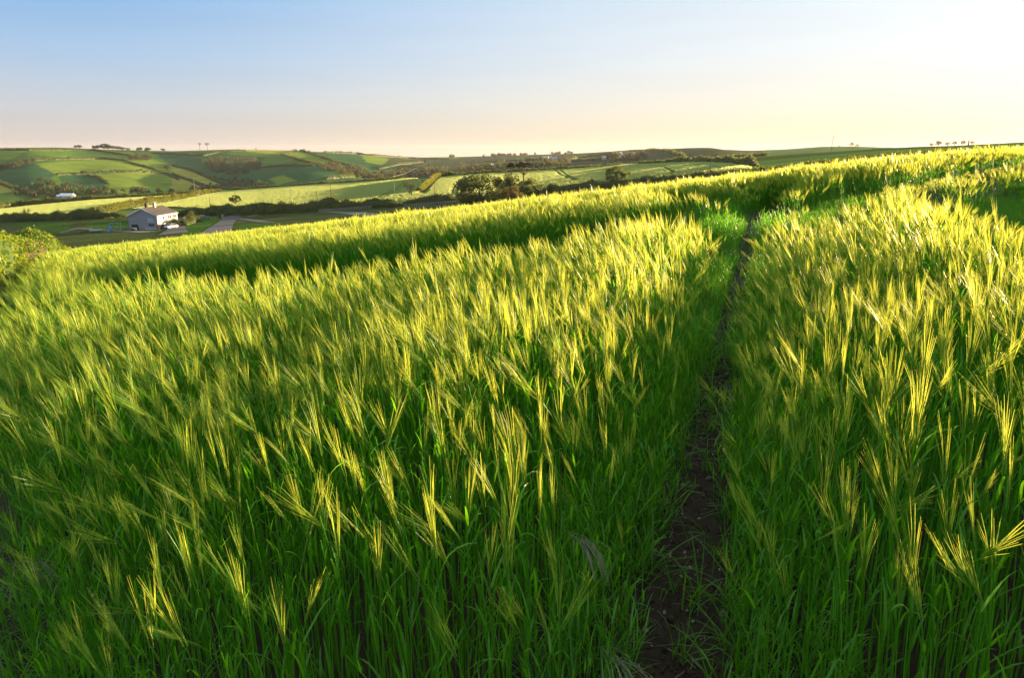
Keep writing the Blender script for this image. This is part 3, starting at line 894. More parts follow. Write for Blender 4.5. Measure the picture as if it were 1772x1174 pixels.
_seed = [100]
def hedge_on(path, height, width, leaf, label, mat='hedge', per_m=30.0, name='hedge', cat='hedge', group=None, rough=0.25):
    """leafy hedge along a path; height may be a list of values along it"""
    _seed[0] += 1
    r = np.random.default_rng(_seed[0])
    W = np.array([[p.x, p.y, p.z] for p in path])
    seg = np.linalg.norm(np.diff(W, axis=0), axis=1); s = np.concatenate([[0], np.cumsum(seg)])
    n = max(4, int(s[-1] / max(0.5, width * 0.5)))
    t = np.linspace(0, s[-1], n)
    C = np.stack([np.interp(t, s, W[:, k]) for k in range(3)], 1)
    C[:, 2] = [land_z(x, y) for x, y in C[:, :2]]
    tang = np.gradient(C, axis=0); tang[:, 2] = 0
    tang /= np.maximum(np.linalg.norm(tang, axis=1), 1e-6)[:, None]
    side = np.stack([-tang[:, 1], tang[:, 0], np.zeros(n)], 1)
    hh = np.interp(np.linspace(0, 1, n), np.linspace(0, 1, len(np.atleast_1d(height))), np.atleast_1d(height))
    wob = np.convolve(r.normal(size=n + 8), np.ones(5) / 5, 'same')[4:-4] * 1.2 + 0.5 * r.normal(size=n)
    hh = hh * (1 + rough * wob).clip(0.45, 1.7)
    endf = np.clip(np.minimum(np.arange(n), np.arange(n)[::-1]) / 3.0 + 0.35, 0, 1)
    hh = hh * endf
    prof = [(-0.5, -0.3), (-0.52, 0.35), (-0.36, 0.78), (0.0, 1.0), (0.36, 0.78), (0.52, 0.35), (0.5, -0.3)]
    m = len(prof)
    V = np.zeros((n, m, 3))
    for k, (a, b) in enumerate(prof):
        jit = r.normal(0, 0.07, n)
        V[:, k] = C + side * (width * (a + jit))[:, None]
        V[:, k, 2] += hh * (b + r.normal(0, 0.05, n)) if b > 0 else b * 2
    ii = np.arange(n * m).reshape(n, m)
    quads = np.stack([ii[:-1, :-1], ii[1:, :-1], ii[1:, 1:], ii[:-1, 1:]], -1).reshape(-1, 4)
    nl = int(min(s[-1] * per_m, 40000))
    u = r.uniform(0, n - 1.001, nl); i0 = u.astype(int); fu = (u - i0)[:, None]
    w = r.uniform(0.6, m - 1.6, nl); k0 = w.astype(int); fw = (w - k0)[:, None]
    S = (V[i0, k0] * (1 - fw) + V[i0, k0 + 1] * fw) * (1 - fu) + (V[i0 + 1, k0] * (1 - fw) + V[i0 + 1, k0 + 1] * fw) * fu
    S = S + r.normal(0, 0.45 * leaf, S.shape); S[:, 2] += np.abs(r.normal(0, 0.5 * leaf, nl))
    lv, lf = leaf_quads(S, leaf, _seed[0])
    vv = np.concatenate([V.reshape(-1, 3), lv]); 
    o0 = W[0].copy()
    o = link(name, np_mesh(name, vv - o0, [quads, lf + n * m], [M[mat]]))
    o.location = o0
    return tag(o, label, cat, group)

def hedge(pts, ymin, *a, ymax=8000.0, **k):
    return hedge_on(trace(pts, ymin, ymax), *a, **k)

# ------------------------------------------------------------------ ground strips: drive, path, wheel marks
M['asphalt'] = rough_mat('asphalt', (0.058, 0.060, 0.068), (0.042, 0.043, 0.048), 0.8, 0.85)
M['chalk'] = rough_mat('worn_grass', (0.12, 0.13, 0.09), (0.08, 0.09, 0.06), 0.5, 0.95)
def strip_on(name, pts, widths, mat, ymin=60, ymax=320, lift=0.05, step=3.0):
    P = trace(pts, ymin, ymax, step)
    n = len(P)
    ws = np.interp(np.linspace(0, 1, n), np.linspace(0, 1, len(widths)), widths)
    vs = []
    for i, p in enumerate(P):
        t = (P[min(i + 1, n - 1)] - P[max(i - 1, 0)]); t.z = 0; t.normalize()
        sd = Vector((-t.y, t.x, 0))
        for k in range(5):
            q = p + sd * ws[i] * (k / 4 - 0.5)
            vs.append((q.x, q.y, land_z(q.x, q.y) + lift))
    vs = np.array(vs); ii = np.arange(n * 5).reshape(n, 5)
    quads = np.stack([ii[:-1, 1:], ii[:-1, :-1], ii[1:, :-1], ii[1:, 1:]], -1).reshape(-1, 4)
    return tag(link(name, np_mesh(name, vs, quads, [mat])), kind='structure')
strip_on('driveway', [(366, 409), (378, 397), (392, 384), (400, 376), (416, 371)], [5, 5.5, 6, 5, 3.5], M['asphalt'])
strip_on('lane', [(404, 377), (430, 381), (470, 386)], [4, 3.5, 3], M['asphalt'], lift=0.09)
strip_on('path', [(432, 375), (470, 367), (530, 365), (600, 368), (660, 373)], [3, 4, 5, 6, 6], M['chalk'])
strip_on('yard', [(318, 372), (312, 385), (305, 397), (300, 405)], [3, 3.5, 5, 6], M['asphalt'], lift=0.07)
strip_on('farm_track', [(105, 403), (135, 395), (180, 399), (260, 402)], [2, 3, 4, 5], M['chalk'], lift=0.06)

# ------------------------------------------------------------------ hedges of the middle distance
H_MID = 'field hedges'
hedge([(-140, 388), (0, 384), (80, 382), (150, 379), (216, 376)], 240, [2.4, 2.8, 3.2, 3.0], 3.4, 0.42, 'low dark hedge along the lower edge of the left barley strip, left of the house', ymax=330, per_m=60)
hedge([(303, 375), (350, 374), (450, 371), (520, 368), (600, 363), (690, 357)], 240, [3.0, 3.6, 3.9, 3.6, 3.2], 4.2, 0.5, 'tall dark hedge from the house to the first pole beyond the driveway', ymax=330, per_m=80)
hedge([(700, 356), (750, 353), (800, 350)], 240, [3.6, 3.8, 4.0], 4.5, 0.5, 'dark hedge between the bare reddish tree and the big dark bushes', ymax=330, per_m=80)
hedge([(935, 342), (1000, 336), (1050, 331), (1120, 322), (1200, 312), (1290, 300)], 190, [3.8, 3.2, 2.4, 1.8, 1.2], 3.6, 0.45, 'dark hedge below the round tree, right of the big dark bushes', ymax=300, per_m=80)
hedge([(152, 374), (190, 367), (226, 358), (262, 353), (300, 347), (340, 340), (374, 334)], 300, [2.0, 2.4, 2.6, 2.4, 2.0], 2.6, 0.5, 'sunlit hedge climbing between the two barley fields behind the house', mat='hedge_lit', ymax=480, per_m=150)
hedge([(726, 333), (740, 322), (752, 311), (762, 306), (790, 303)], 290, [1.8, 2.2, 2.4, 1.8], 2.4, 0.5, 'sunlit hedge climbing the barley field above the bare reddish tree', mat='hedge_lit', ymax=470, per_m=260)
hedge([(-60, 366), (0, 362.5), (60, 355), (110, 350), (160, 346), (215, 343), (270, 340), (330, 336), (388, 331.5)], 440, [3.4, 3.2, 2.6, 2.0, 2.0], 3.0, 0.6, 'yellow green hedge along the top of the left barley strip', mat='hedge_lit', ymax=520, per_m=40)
hedge([(392, 331.5), (450, 327.5), (500, 323.5), (560, 320), (620, 316), (700, 310.5)], 420, [1.7, 1.6, 1.7], 2.5, 0.55, 'thin dark hedge along the barley crest left of the poles', ymax=520, per_m=40)
hedge([(768, 306), (830, 302), (900, 298.5), (960, 295), (1020, 291), (1080, 287)], 390, [1.6, 1.8, 1.6, 1.5], 2.4, 0.55, 'thin dark hedge along the barley crest above the dark bushes', ymax=480, per_m=40)
hedge([(1100, 286), (1150, 282.5), (1200, 281), (1250, 282), (1285, 286), (1312, 292)], 270, [1.6, 2.4, 2.6, 2.8, 3.0], 3.0, 0.5, 'dark hedge curving over the right end of the barley crest', ymax=440, per_m=50)
hedge([(1300, 301), (1360, 294), (1420, 288), (1500, 278), (1580, 270), (1680, 261)], 120, [1.2, 1.1, 0.9, 0.7, 0.4], 2.0, 0.4, 'dark hedge edging the near crop below the right hand pole', ymax=260, per_m=60)
hedge([(1230, 273), (1280, 271), (1330, 268.5)], 500, [1.8, 2.2, 2.0], 3.0, 0.6, 'short bushy hedge on the skyline side of the dark right field', ymax=760, per_m=40)

# the flowery bank on the left
path = [Vector((np.interp(y, LEFT_EDGE[:, 1], LEFT_EDGE[:, 0]) - 1.7 + 0.012 * y, y, 0)) for y in np.linspace(13, 46, 24)]
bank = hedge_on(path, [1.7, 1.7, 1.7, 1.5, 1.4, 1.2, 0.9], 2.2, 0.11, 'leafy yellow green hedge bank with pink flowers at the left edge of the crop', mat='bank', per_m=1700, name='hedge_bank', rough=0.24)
rr = np.random.default_rng(77)
fp = []
for (y, h, n, sp) in ((24.2, 0.75, 110, 0.35), (23.4, 0.5, 90, 0.3), (28.0, 1.0, 34, 0.25), (32, 0.6, 16, 0.3)):
    cx_ = np.interp(y, LEFT_EDGE[:, 1], LEFT_EDGE[:, 0]) - 1.7 + 0.012 * y + 1.12
    q = rr.normal(0, 1, (n, 3)) * np.array([0.12, sp, 0.2]) + np.array([cx_, y, near_z(cx_, y) + h])
    fp.append(q)
v, f = leaf_quads(np.concatenate(fp), 0.075, 5)
o0 = np.array(bank.location)
fl = link('flower_cluster', np_mesh('flower_cluster', v - o0, f, [M['pink']]), bank)
fl['label'] = 'pink campion flowers on the bank'

# ------------------------------------------------------------------ hedges of the far hillside
FARH = [
 ([(-60, 262), (0, 260), (80, 261), (165, 260.5), (205, 267), (245, 272)], 1.8, 'dark hedge just under the skyline of the left hill'),
 ([(-60, 297), (0, 291), (45, 281), (75, 277), (130, 276), (180, 275), (213, 278), (240, 287), (262, 292), (285, 301), (310, 312)], 2.0, 'long dark hedge arching across the middle of the left hill'),
 ([(-40, 312), (0, 318), (20, 325), (42, 332)], 2.2, 'dark hedge dropping left to right above the golden corner field'),
 ([(98, 303), (150, 301.5), (200, 298), (245, 298), (284, 301)], 1.8, 'thin hedge between the two bright pastures of the left hill'),
 ([(150, 304), (172, 309), (186, 318)], 1.8, 'short hedge beside the small dark pasture above the white barn'),
 ([(262, 265), (300, 266), (335, 269.5), (352, 270), (380, 264), (425, 261)], 1.8, 'dark hedge curving under the skyline pines'),
 ([(298, 287), (330, 295), (360, 308), (392, 322)], 2.2, 'dark hedge down the upper side of the golden wedge field'),
 ([(298, 303), (330, 314), (356, 325)], 2.2, 'dark hedge through the middle of the golden wedge field'),
 ([(487, 268), (512, 276), (546, 285), (570, 287)], 2.0, 'dark hedge below the bright triangular pasture'),
 ([(519, 261), (545, 268.5), (580, 281), (628, 294)], 2.2, 'long straight hedge slanting down right of the bright triangular pasture'),
 ([(450, 291), (475, 288.5), (505, 287.5), (545, 287.5)], 1.8, 'level dark hedge across the shaded combe'),
 ([(487, 268), (500, 264), (513, 261)], 1.6, 'short hedge under the yellow hilltop field'),
 ([(560, 264), (620, 267), (660, 271), (720, 275), (780, 275.5)], 2.4, 'dark hedge under the skyline right of the left hill'),
 ([(655, 293), (690, 286), (732, 281)], 2.2, 'dark hedge climbing behind the tall poles'),
 ([(562, 311), (600, 307), (640, 308)], 2.0, 'low hedge around the pasture above the barley crest'),
 ([(952, 285), (1000, 274), (1040, 269), (1080, 265)], 2.2, 'hedge rising towards the far farm'),
 ([(962, 280), (1030, 278), (1062, 273)], 2.0, 'level hedge below the far farm'),
 ([(1120, 261), (1160, 264), (1185, 273)], 2.2, 'curved hedge right of the far farm'),
 ([(820, 282), (880, 279), (950, 277)], 2.4, 'faint hedge behind the two flat topped pines'),
]
for pts, h, lab in FARH:
    hedge(pts, 600, [h * 1.3, h * 1.5, h * 1.3], 4.0, 1.0, lab, per_m=14, group=None, rough=0.35)

# ------------------------------------------------------------------ trees
T_ROUND = [make_tree_meshes(9, 4.2, 3.6, 0.75, 1500, 30, 200 + i, 'wood', 0.3, 0.25) for i in range(3)]
T_NEARR = make_tree_meshes(7.0, 3.9, 3.0, 0.36, 4200, 46, 230, 'tree', 0.25, 0.22, tight=0.2)
T_BUSH = [make_tree_meshes(6, 4.4, 3.4, 0.38, 5200, 42, 240 + i, 'tree', 0.22, 0.15, tight=0.26, low=-0.9) for i in range(3)]
T_OLIVE = make_tree_meshes(6, 4.2, 2.8, 0.34, 4600, 40, 250, 'olive', 0.22, 0.3, tight=0.22)
T_PINE = [make_tree_meshes(9.5, 2.5, 1.1, 0.30, 2200, 22, 260 + i, 'pine', 0.2, 0.62, tight=0.26, low=-0.2) for i in range(2)]
T_SPARSE = [make_tree_meshes(7, 3.0, 2.9, 0.5, 800, 22, 270 + i, 'olive', 0.2, 0.3, tight=0.28) for i in range(2)]

def place(kind, px, py, h_px, label, ymin, group=None, ymax=8000.0, name='tree', native=9.0, stretch=1.0, sink=0.0, cat='tree'):
    p = hit(px, py, ymin, ymax)
    d = p.y * CT - (p.z - EYE) * ST
    s = h_px * d / FPX / native
    p = p - Vector((0, 0, sink * s * native))
    return tree(kind, p, label, cat, group, name, s, None, stretch)

place(T_NEARR, 1067, 326, 40, 'round dark leafy tree standing on the hedge in front of the barley field', 190, ymax=320, native=7, stretch=1.0, name='round_tree')
place(T_NEARR, 408, 356, 19, 'small dark bush tree on the hedge right of the house', 285, ymax=340, native=7, stretch=1.0, name='small_tree')
place(T_BUSH[0], 832, 351, 50, 'large dark bush, leftmost mass of the clump under the pines', 180, ymax=280, native=6, stretch=1.25, name='large_bush', cat='bush')
place(T_BUSH[1], 880, 348, 46, 'tall dark bush directly under the two flat topped pines', 180, ymax=280, native=6, stretch=0.95, name='large_bush', cat='bush')
place(T_BUSH[2], 920, 345, 36, 'lower dark bush at the right end of the clump under the pines', 180, ymax=280, native=6, stretch=1.0, name='large_bush', cat='bush')
place(T_BUSH[2], 808, 352, 28, 'low dark bush at the left foot of the clump under the pines', 180, ymax=280, native=6, stretch=0.9, name='large_bush', cat='bush')
place(T_OLIVE, 886, 352, 31, 'olive yellow bush tree with a pale trunk in front of the dark clump', 150, ymax=260, native=6, stretch=0.9, name='olive_tree')
place(T_PINE[0], 884, 345, 62, 'smaller flat topped pine above the dark bushes', 190, ymax=290, native=9.5, stretch=0.5, name='pine_tree')
place(T_PINE[1], 906, 344, 63, 'larger flat topped pine above the dark bushes', 190, ymax=290, native=9.5, stretch=0.85, name='pine_tree')

def bare_tree(px, py, h_px, label, ymin, ymax, seed, leafy=0, mat='olive', name='bare_tree', depth=5, lean=0.0):
    p = hit(px, py, ymin, ymax)
    h = h_px * (p.y * CT - (p.z - EYE) * ST) / FPX
    r = random.Random(seed)
    root = empty(name, p)
    mb = MB()
    for k in range(3):
        branching(mb, Vector((r.uniform(-.1, .1) * h, 0, -0.2)), Vector((r.uniform(-.28, .28) + lean, r.uniform(-.2, .2), 1)).normalized(), h * 0.30, h * 0.018, depth, r, 0.6, 3 if depth > 4 else 4)
    mb.build('trunk', M['twig'], root)
    if leafy:
        pts = np.array([v for v in mb.v if v[2] > 0.35 * h])
        q = pts[np.random.default_rng(seed).integers(0, len(pts), leafy)]
        v, f = leaf_quads(q, 0.22, seed)
        link('crown', np_mesh('crown', v, f, [M[mat]]), root)
    return tag(root, label, 'tree')
bare_tree(714, 341, 36, 'bare reddish tree with fine upright twigs at the hedge below the tall poles', 240, 330, 31, 900)
bare_tree(50, 378, 24, 'thin half bare tree on the left hedge by the barley strip', 260, 330, 32, 350)
bare_tree(1230, 309, 22, 'thin bare sapling at the right end of the barley field hedge', 180, 300, 33, 120)
bare_tree(574, 352, 18, 'small bare reddish sapling at the foot of a pole on the dark hedge', 240, 340, 34, 150)
bare_tree(872, 318, 28, 'dead leafless tree with crooked limbs left of the flat topped pines', 190, 300, 35, 0, depth=3, lean=0.2)

# skyline trees
place(T_PINE[0], 346, 260, 12, 'left of the two wind bent pines on the left skyline', 1300, native=9.5, stretch=0.9, name='pine_tree')
place(T_PINE[1], 359, 260, 12, 'right of the two wind bent pines on the left skyline', 1300, native=9.5, stretch=1.2, name='pine_tree')
RIGHT_SKY = [(1473, 254, 7, 'dark rounded tree alone on the skyline right of the tall leaning pole'), (1483, 254.5, 5, 'tiny sparse tree beside the rounded tree on the skyline'), (1452, 255, 3, 'low bush on the skyline just right of the leaning pole'),
             (1611, 254, 6, 'small wind bent bush, leftmost of the right skyline row'), (1623, 254, 10, 'tallest pale crowned tree of the right skyline row'), (1639, 253, 7, 'thin dark tree just right of the tallest skyline tree'),
             (1651, 252, 7, 'wind bent tree in the middle of the right skyline row'), (1666, 251.5, 8, 'spreading tree left of the skyline post'), (1682, 250.5, 6, 'small paired tree right of the skyline post')]
for i, (px, py, h, lab) in enumerate(RIGHT_SKY):
    place(T_SPARSE[i % 2], px, py + 1.0, h + 1.5, lab, 300, ymax=700 if px > 1560 else 2000, native=7, stretch=1.1)

FAR_TREES = [
 (145, 303, 8, 'round tree alone on the thin hedge between bright pastures'), (72, 317, 11, 'tall dark tree at the left end of the valley belt above the white barn'), (82, 320, 9, 'dark tree right of the tall one above the white barn'),
 (184, 334, 13, 'big dark round tree right of the white barn'), (196, 334, 8, 'smaller tree beside the big dark round tree'), (238, 335, 9, 'round dark tree below the bright pasture, left of a similar one'), (248, 336, 6, 'low bush between the two round valley trees'),
 (274, 334, 9, 'round dark tree below the bright pasture, right of a similar one'), (297, 335, 9, 'dark tree at the right end of the valley belt'), (289, 296, 10, 'tall tree on the arching hedge at the right of the left hill'),
 (47, 335, 9, 'brownish tree beside the golden corner field'), (245, 297, 5, 'small tree on the thin hedge between bright pastures'), (137, 325, 8, 'pale brownish tree behind the white barn'),
 (155, 335, 6, 'brown bush at the right end of the white barn'), (85, 337, 8, 'dark tree at the left end of the white barn'), (372, 309, 6, 'reddish tree in the hedge above the golden wedge field'),
 (346, 303, 7, 'tree at the upper end of the golden wedge field'), (526, 263, 5, 'small dark tree at the corner of the yellow hilltop field'), (535, 264, 4, 'low bush beside the hilltop corner tree'), (443, 258.5, 3, 'lone bush on the skyline left of the yellow hilltop field'),
 (782, 276, 9, 'upright tree on the skyline hedge right of the tall poles'), (736, 283, 6, 'tree above the tall pole top on the far hill'), (773, 297, 6, 'dark tree in the valley right of the tall poles'),
 (1113, 275, 13, 'sunlit round tree right of the far white farm'), (1098, 276, 11, 'dark tree against the far white farm'), (1062, 276, 10, 'dark tree left of the far white farm'), (1052, 277, 8, 'low dark tree beside the white cottage left of the far farm'),
 (1225, 274, 6, 'bushy tree at the left of the dark right field'), (1240, 273.5, 8, 'larger bushy tree at the left of the dark right field'),
]
for i, (px, py, h, lab) in enumerate(FAR_TREES):
    place(T_ROUND[i % 3], px, py, h, lab, 600, stretch=random.uniform(0.9, 1.2), group=None)
SKY_L = [(132, 254.5, 4), (138, 254.8, 5), (163, 256, 5), (170, 256.5, 6), (180, 257, 9), (187, 257.5, 7), (196, 258, 6), (205, 259, 6), (213, 259.5, 5), (222, 260, 4), (241, 261, 6), (256, 261.5, 6), (282, 261, 4)]
for i, (px, py, h) in enumerate(SKY_L):
    place(T_ROUND[i % 3], px, py + 1.0, h * 1.25 + 1, 'round dark tree in the skyline row on top of the left hill', 1200, stretch=1.3, sink=0.15, group='trees in a row on the left skyline')

# woods that read as one mass
def wood(label, poly, n, h, ymin, seed, ymax=8000.0, leaf=1.1):
    r = np.random.default_rng(seed)
    xs = [p[0] for p in poly]; ys = [p[1] for p in poly]
    pts = []
    for _ in range(n * 40):
        if len(pts) >= n: break
        a, b = r.uniform(min(xs), max(xs)), r.uniform(min(ys), max(ys))
        if in_poly(np.array([a]), np.array([b]), poly)[0]: pts.append(hit(a, b, ymin, ymax))
    V = []
    for p in pts:
        hh = h * r.uniform(0.65, 1.25)
        P, _ = crown_points(150, hh * 0.5, hh * 0.5, hh * 0.5, 12, int(r.integers(1e6)), 0.3, -0.8)
        V.append(P + np.array([p.x, p.y, p.z + hh * 0.45]))
    V = np.concatenate(V); o0 = np.array([pts[0].x, pts[0].y, pts[0].z])
    v, f = leaf_quads(V, leaf * 1.3, seed)
    o = link('woodland', np_mesh('woodland', v - o0, f, [M['wood']])); o.location = o0
    return tag(o, label, 'woodland', kind='stuff')
wood('dark wood filling the shaded combe of the left hill', [(352, 284), (375, 275), (420, 275), (455, 282), (462, 292), (440, 300), (400, 303), (365, 300)], 110, 9, 700, 1)
wood('brown wood along the hedge at the far left', [(-60, 296), (0, 291), (50, 279), (62, 279), (30, 290), (0, 296)], 50, 7, 700, 2)
wood('brownish wood high on the left hill', [(215, 275), (235, 270), (262, 272), (268, 278), (240, 278)], 36, 7, 700, 3)
wood('tree belt along the valley bottom behind the white barn', [(66, 318), (90, 318), (130, 324), (160, 326), (175, 333), (300, 335), (300, 338), (60, 345), (20, 338)], 90, 7, 650, 4)
wood('valley wood below the golden wedge field', [(330, 331), (370, 325), (400, 322), (430, 324), (480, 322), (440, 329), (330, 338)], 50, 8, 650, 5)
wood('dark wood between hedge and pasture left of the tall poles', [(545, 288), (575, 288), (610, 293), (640, 302), (620, 307), (590, 304), (560, 294)], 70, 8, 700, 6)
wood('wood along the valley behind the tall poles', [(640, 306), (680, 303), (760, 300), (790, 302), (700, 309), (640, 312)], 70, 9, 650, 7)
wood('grey wood on the far slope behind the pines', [(790, 292), (850, 288), (900, 290), (950, 286), (1000, 284), (980, 291), (880, 297), (800, 301)], 100, 9, 650, 8)
wood('dark wood around the far white farm', [(1040, 277), (1070, 272), (1110, 272), (1120, 278), (1060, 281)], 36, 9, 650, 9)
wood('far strip of trees on the central skyline', [(830, 271), (870, 269.5), (930, 268.5), (990, 266), (990, 267), (870, 271)], 45, 9, 1500, 10, leaf=2.0)
wood('scrub in the fold above the bright mound', [(380, 312), (410, 310), (440, 316), (430, 320), (400, 320)], 24, 5, 700, 11)

# ------------------------------------------------------------------ the barley fields across the meadow
M['sward'] = plant_mat('far_barley_green', (0.075, 0.150, 0.045), (0.10, 0.17, 0.05), (0.20, 0.32, 0.06), 0.35, 0.6, 0.2)
M['swardtop'] = plant_mat('far_barley_top', (0.13, 0.20, 0.06), (0.18, 0.23, 0.07), (0.62, 0.74, 0.22), 0.5, 0.5, 0.3)
def sward(seed):
    r = random.Random(seed); mb = MB()
    for k in range(30):
        a = r.uniform(0, 6.28); q = 0.55 * math.sqrt(r.random())
        x, y = q * math.cos(a), q * math.sin(a)
        b = r.uniform(0, 3.14); w = 0.03
        h = r.uniform(0.72, 0.95); ln = r.uniform(-0.14, 0.05); m = h * 0.62
        dx, dy = w * math.cos(b), w * math.sin(b)
        mb.add([(x - dx, y - dy, 0), (x + dx, y + dy, 0), (x + ln * .4 + dx * .9, y + dy * .9, m), (x + ln * .4 - dx * .9, y - dy * .9, m)], [(0, 1, 2, 3)], 0)
        mb.add([(x + ln * .4 + dx * 1.4, y + dy * 1.4, m), (x + ln * .4 - dx * 1.4, y - dy * 1.4, m), (x + ln, y, h)], [(0, 1, 2)], 3)
    return mb.mesh('barley_sward', [M['sward'], M['sward'], M['sward'], M['swardtop']])
swards = [sward(i) for i in range(6)]
def in_field(P, poly):
    z = np.array([land_z(x, y) for x, y in P])
    px, py = project(P[:, 0], P[:, 1], z)
    return in_poly(px, py, poly), z, px, py
def far_barley(label, poly, y0, y1, x0, x1, n, marks=()):
    r = np.random.default_rng(len(label))
    Y = np.sqrt(r.uniform(y0 ** 2, y1 ** 2, n)); X = r.uniform(ray(x0, 330)[0], ray(x1, 330)[0], n)
    P = np.stack([X * Y, Y], 1)
    ok, z, px, py = in_field(P, poly)
    for line in marks:
        L_ = np.array([[w.x, w.y] for w in trace(line, y0 - 10, y1 + 40, 4.0)])
        ok &= dist_line(P, L_) > 0.8
    P, z = P[ok], z[ok]; n = len(P)
    print('far barley', n)
    scatter('barley_crop', swards, np.concatenate([P, z[:, None]], 1), np.stack([np.zeros(n), np.zeros(n), r.normal(0, 0.3, n)], 1), r.uniform(0.8, 1.15, n), r.integers(0, 6, n), label, 'barley')
def pair(pts, gap):
    return [pts, [(a + gap, b + 0.3) for a, b in pts]]
FIELD_R = [(300, 360), (226, 364), (300, 350), (378, 334), (392, 331), (500, 323), (600, 317), (700, 310.5), (722, 310), (738, 322), (723, 336), (740, 338), (750, 322), (762, 309), (800, 303.5), (900, 298.5), (1000, 292.5), (1100, 286), (1150, 283), (1210, 283), (1260, 285), (1300, 293), (1290, 298), (1200, 309), (1050, 328), (900, 342), (750, 351), (600, 361), (450, 369)]
FIELD_L = [(-140, 386), (-60, 368), (0, 364), (60, 357), (160, 348), (270, 341), (380, 333), (300, 345), (226, 355), (150, 372), (80, 379), (0, 382)]
marks = pair([(655, 345), (690, 325), (700, 316)], 7) + pair([(783, 340), (786, 326), (796, 315), (806, 307)], 7) + pair([(960, 296), (972, 305), (992, 314)], 9)
marks += [[(1120, 288), (1150, 292), (1165, 300), (1160, 305), (1100, 313)], [(1190, 285), (1235, 290), (1250, 294), (1235, 298), (1200, 303)], [(300, 357), (450, 352), (600, 341), (700, 334)], [(500, 340), (560, 333), (625, 328)], [(800, 336), (1000, 318), (1150, 305)]]
far_barley('green and gold barley field on the slope beyond the dark hedge', FIELD_R, 225, 510, 200, 1310, 150000, marks)
far_barley('narrow strip of golden barley behind the left hedge', FIELD_L, 285, 500, -150, 390, 75000, [[(-60, 384), (0, 379), (80, 374), (150, 368)]])

# ------------------------------------------------------------------ the farmhouse
M['clad'] = rough_mat('weathered_cladding', (0.30, 0.30, 0.33), (0.20, 0.20, 0.23), 1.6, 0.85)
M['render'] = rough_mat('white_render', (0.50, 0.49, 0.46), (0.40, 0.39, 0.36), 1.2, 0.9)
M['tile'] = rough_mat('roof_tile', (0.062, 0.052, 0.046), (0.046, 0.040, 0.037), 2.5, 0.85, 0.3)
M['whitepaint'] = rough_mat('white_paint', (0.80, 0.80, 0.78), (0.70, 0.70, 0.68), 4, 0.5)
M['dark'] = rough_mat('dark_opening', (0.018, 0.018, 0.022), (0.012, 0.012, 0.015), 2, 0.3, 0, 0, 0.5)
M['glass'] = rough_mat('window_glass', (0.05, 0.06, 0.075), (0.04, 0.05, 0.06), 2, 0.08, 0, 0, 0.8)
M['slate'] = rough_mat('pale_panel', (0.40, 0.43, 0.48), (0.33, 0.36, 0.41), 2, 0.7)
M['brick'] = rough_mat('chimney_brick', (0.10, 0.075, 0.065), (0.06, 0.05, 0.045), 5, 0.9)
hx0 = ray(224, 398)[0] * 240; hx1 = ray(274, 398)[0] * 240
hw = hx1 - hx0; hc = (hx0 + hx1) / 2
hz = land_z(hc, 240) - 0.2
hs = empty('farmhouse', (hc, 240, hz))
tag(hs, 'farmhouse with grey weathered gable, white side wall and brown tiled roof below the fields', 'house')
EV, RG, LEN = 4.9, 7.0, 14.5
w2 = hw / 2
mb = MB()
mb.prism([(-w2, -0.6), (w2, -0.6), (w2, EV), (0, RG), (-w2, EV)], 0.0, 0.25)
mb.build('gable_wall', M['clad'], hs)
mb = MB()
mb.box((w2 - 0.15, LEN / 2 + 0.13, EV / 2 - 0.3), (0.3, LEN - 0.26, EV + 0.6))
mb.box((-w2 + 0.15, LEN / 2 + 0.13, EV / 2 - 0.3), (0.3, LEN - 0.26, EV + 0.6))
mb.prism([(-w2, -0.6), (w2, -0.6), (w2, EV), (0, RG), (-w2, EV)], LEN, LEN + 0.3)
mb.build('side_wall', M['render'], hs)
rs = math.hypot(w2 + 0.35, RG - EV)
mb = MB()
for sg in (-1, 1):
    e = (sg * (w2 + 0.35), EV - 0.10 - 0.35 * (RG - EV) / w2 + 0.16); t = (0, RG + 0.06)
    e2 = (e[0], e[1] + 0.16); t2 = (0, RG + 0.22)
    mb.prism([e, t, t2, e2] if sg < 0 else [t, e, e2, t2], -0.30, LEN + 0.5)
roof = mb.build('roof', M['tile'], hs)
for (x, y, mat) in ((-0.35, 4.2, 'brick'), (0.35, 8.2, 'render')):
    mb = MB(); mb.box((x, y, RG + 0.55), (0.75, 0.9, 1.5)); mb.box((x, y, RG + 1.34), (0.92, 1.06, 0.12))
    mb.tube([(x, y, RG + 1.38), (x, y, RG + 1.85)], [0.16, 0.14], 7)
    c = mb.build('chimney', M[mat], roof)
    c['label'] = 'dark brick chimney' if mat == 'brick' else 'white rendered chimney'
for sg in (-1, 1):
    mb = MB()
    e = (sg * (w2 + 0.37), EV - 0.42); t = (0, RG - 0.10)
    mb.prism([e, t, (0, RG + 0.24), (e[0], e[1] + 0.36)] if sg < 0 else [t, e, (e[0], e[1] + 0.36), (0, RG + 0.24)], -0.38, -0.305)
    mb.build('bargeboard', M['whitepaint'], hs)
mb = MB(); mb.box((-2.75, -0.02, 1.45), (2.1, 0.10, 1.1)); d = mb.build('doorway', M['dark'], hs)
mb = MB(); mb.box((-3.0, -0.09, 0.45), (1.5, 0.10, 1.0)); dd = mb.build('door_leaf', M['whitepaint'], d)
mb = MB(); mb.box((-1.75, -0.02, 0.55), (0.5, 0.10, 1.3)); mb.build('doorway', M['dark'], hs)
mb = MB(); mb.box((2.7, -0.02, 1.75), (1.75, 0.10, 0.75)); wdw = mb.build('window', M['glass'], hs)
mb = MB(); mb.box((2.7, -0.05, 1.33), (1.95, 0.16, 0.09)); mb.build('window_sill', M['slate'], wdw)
mb = MB(); mb.box((2.55, -0.03, 3.35), (2.0, 0.12, 1.5)); pn = mb.build('window_panel', M['slate'], hs)
mb = MB()
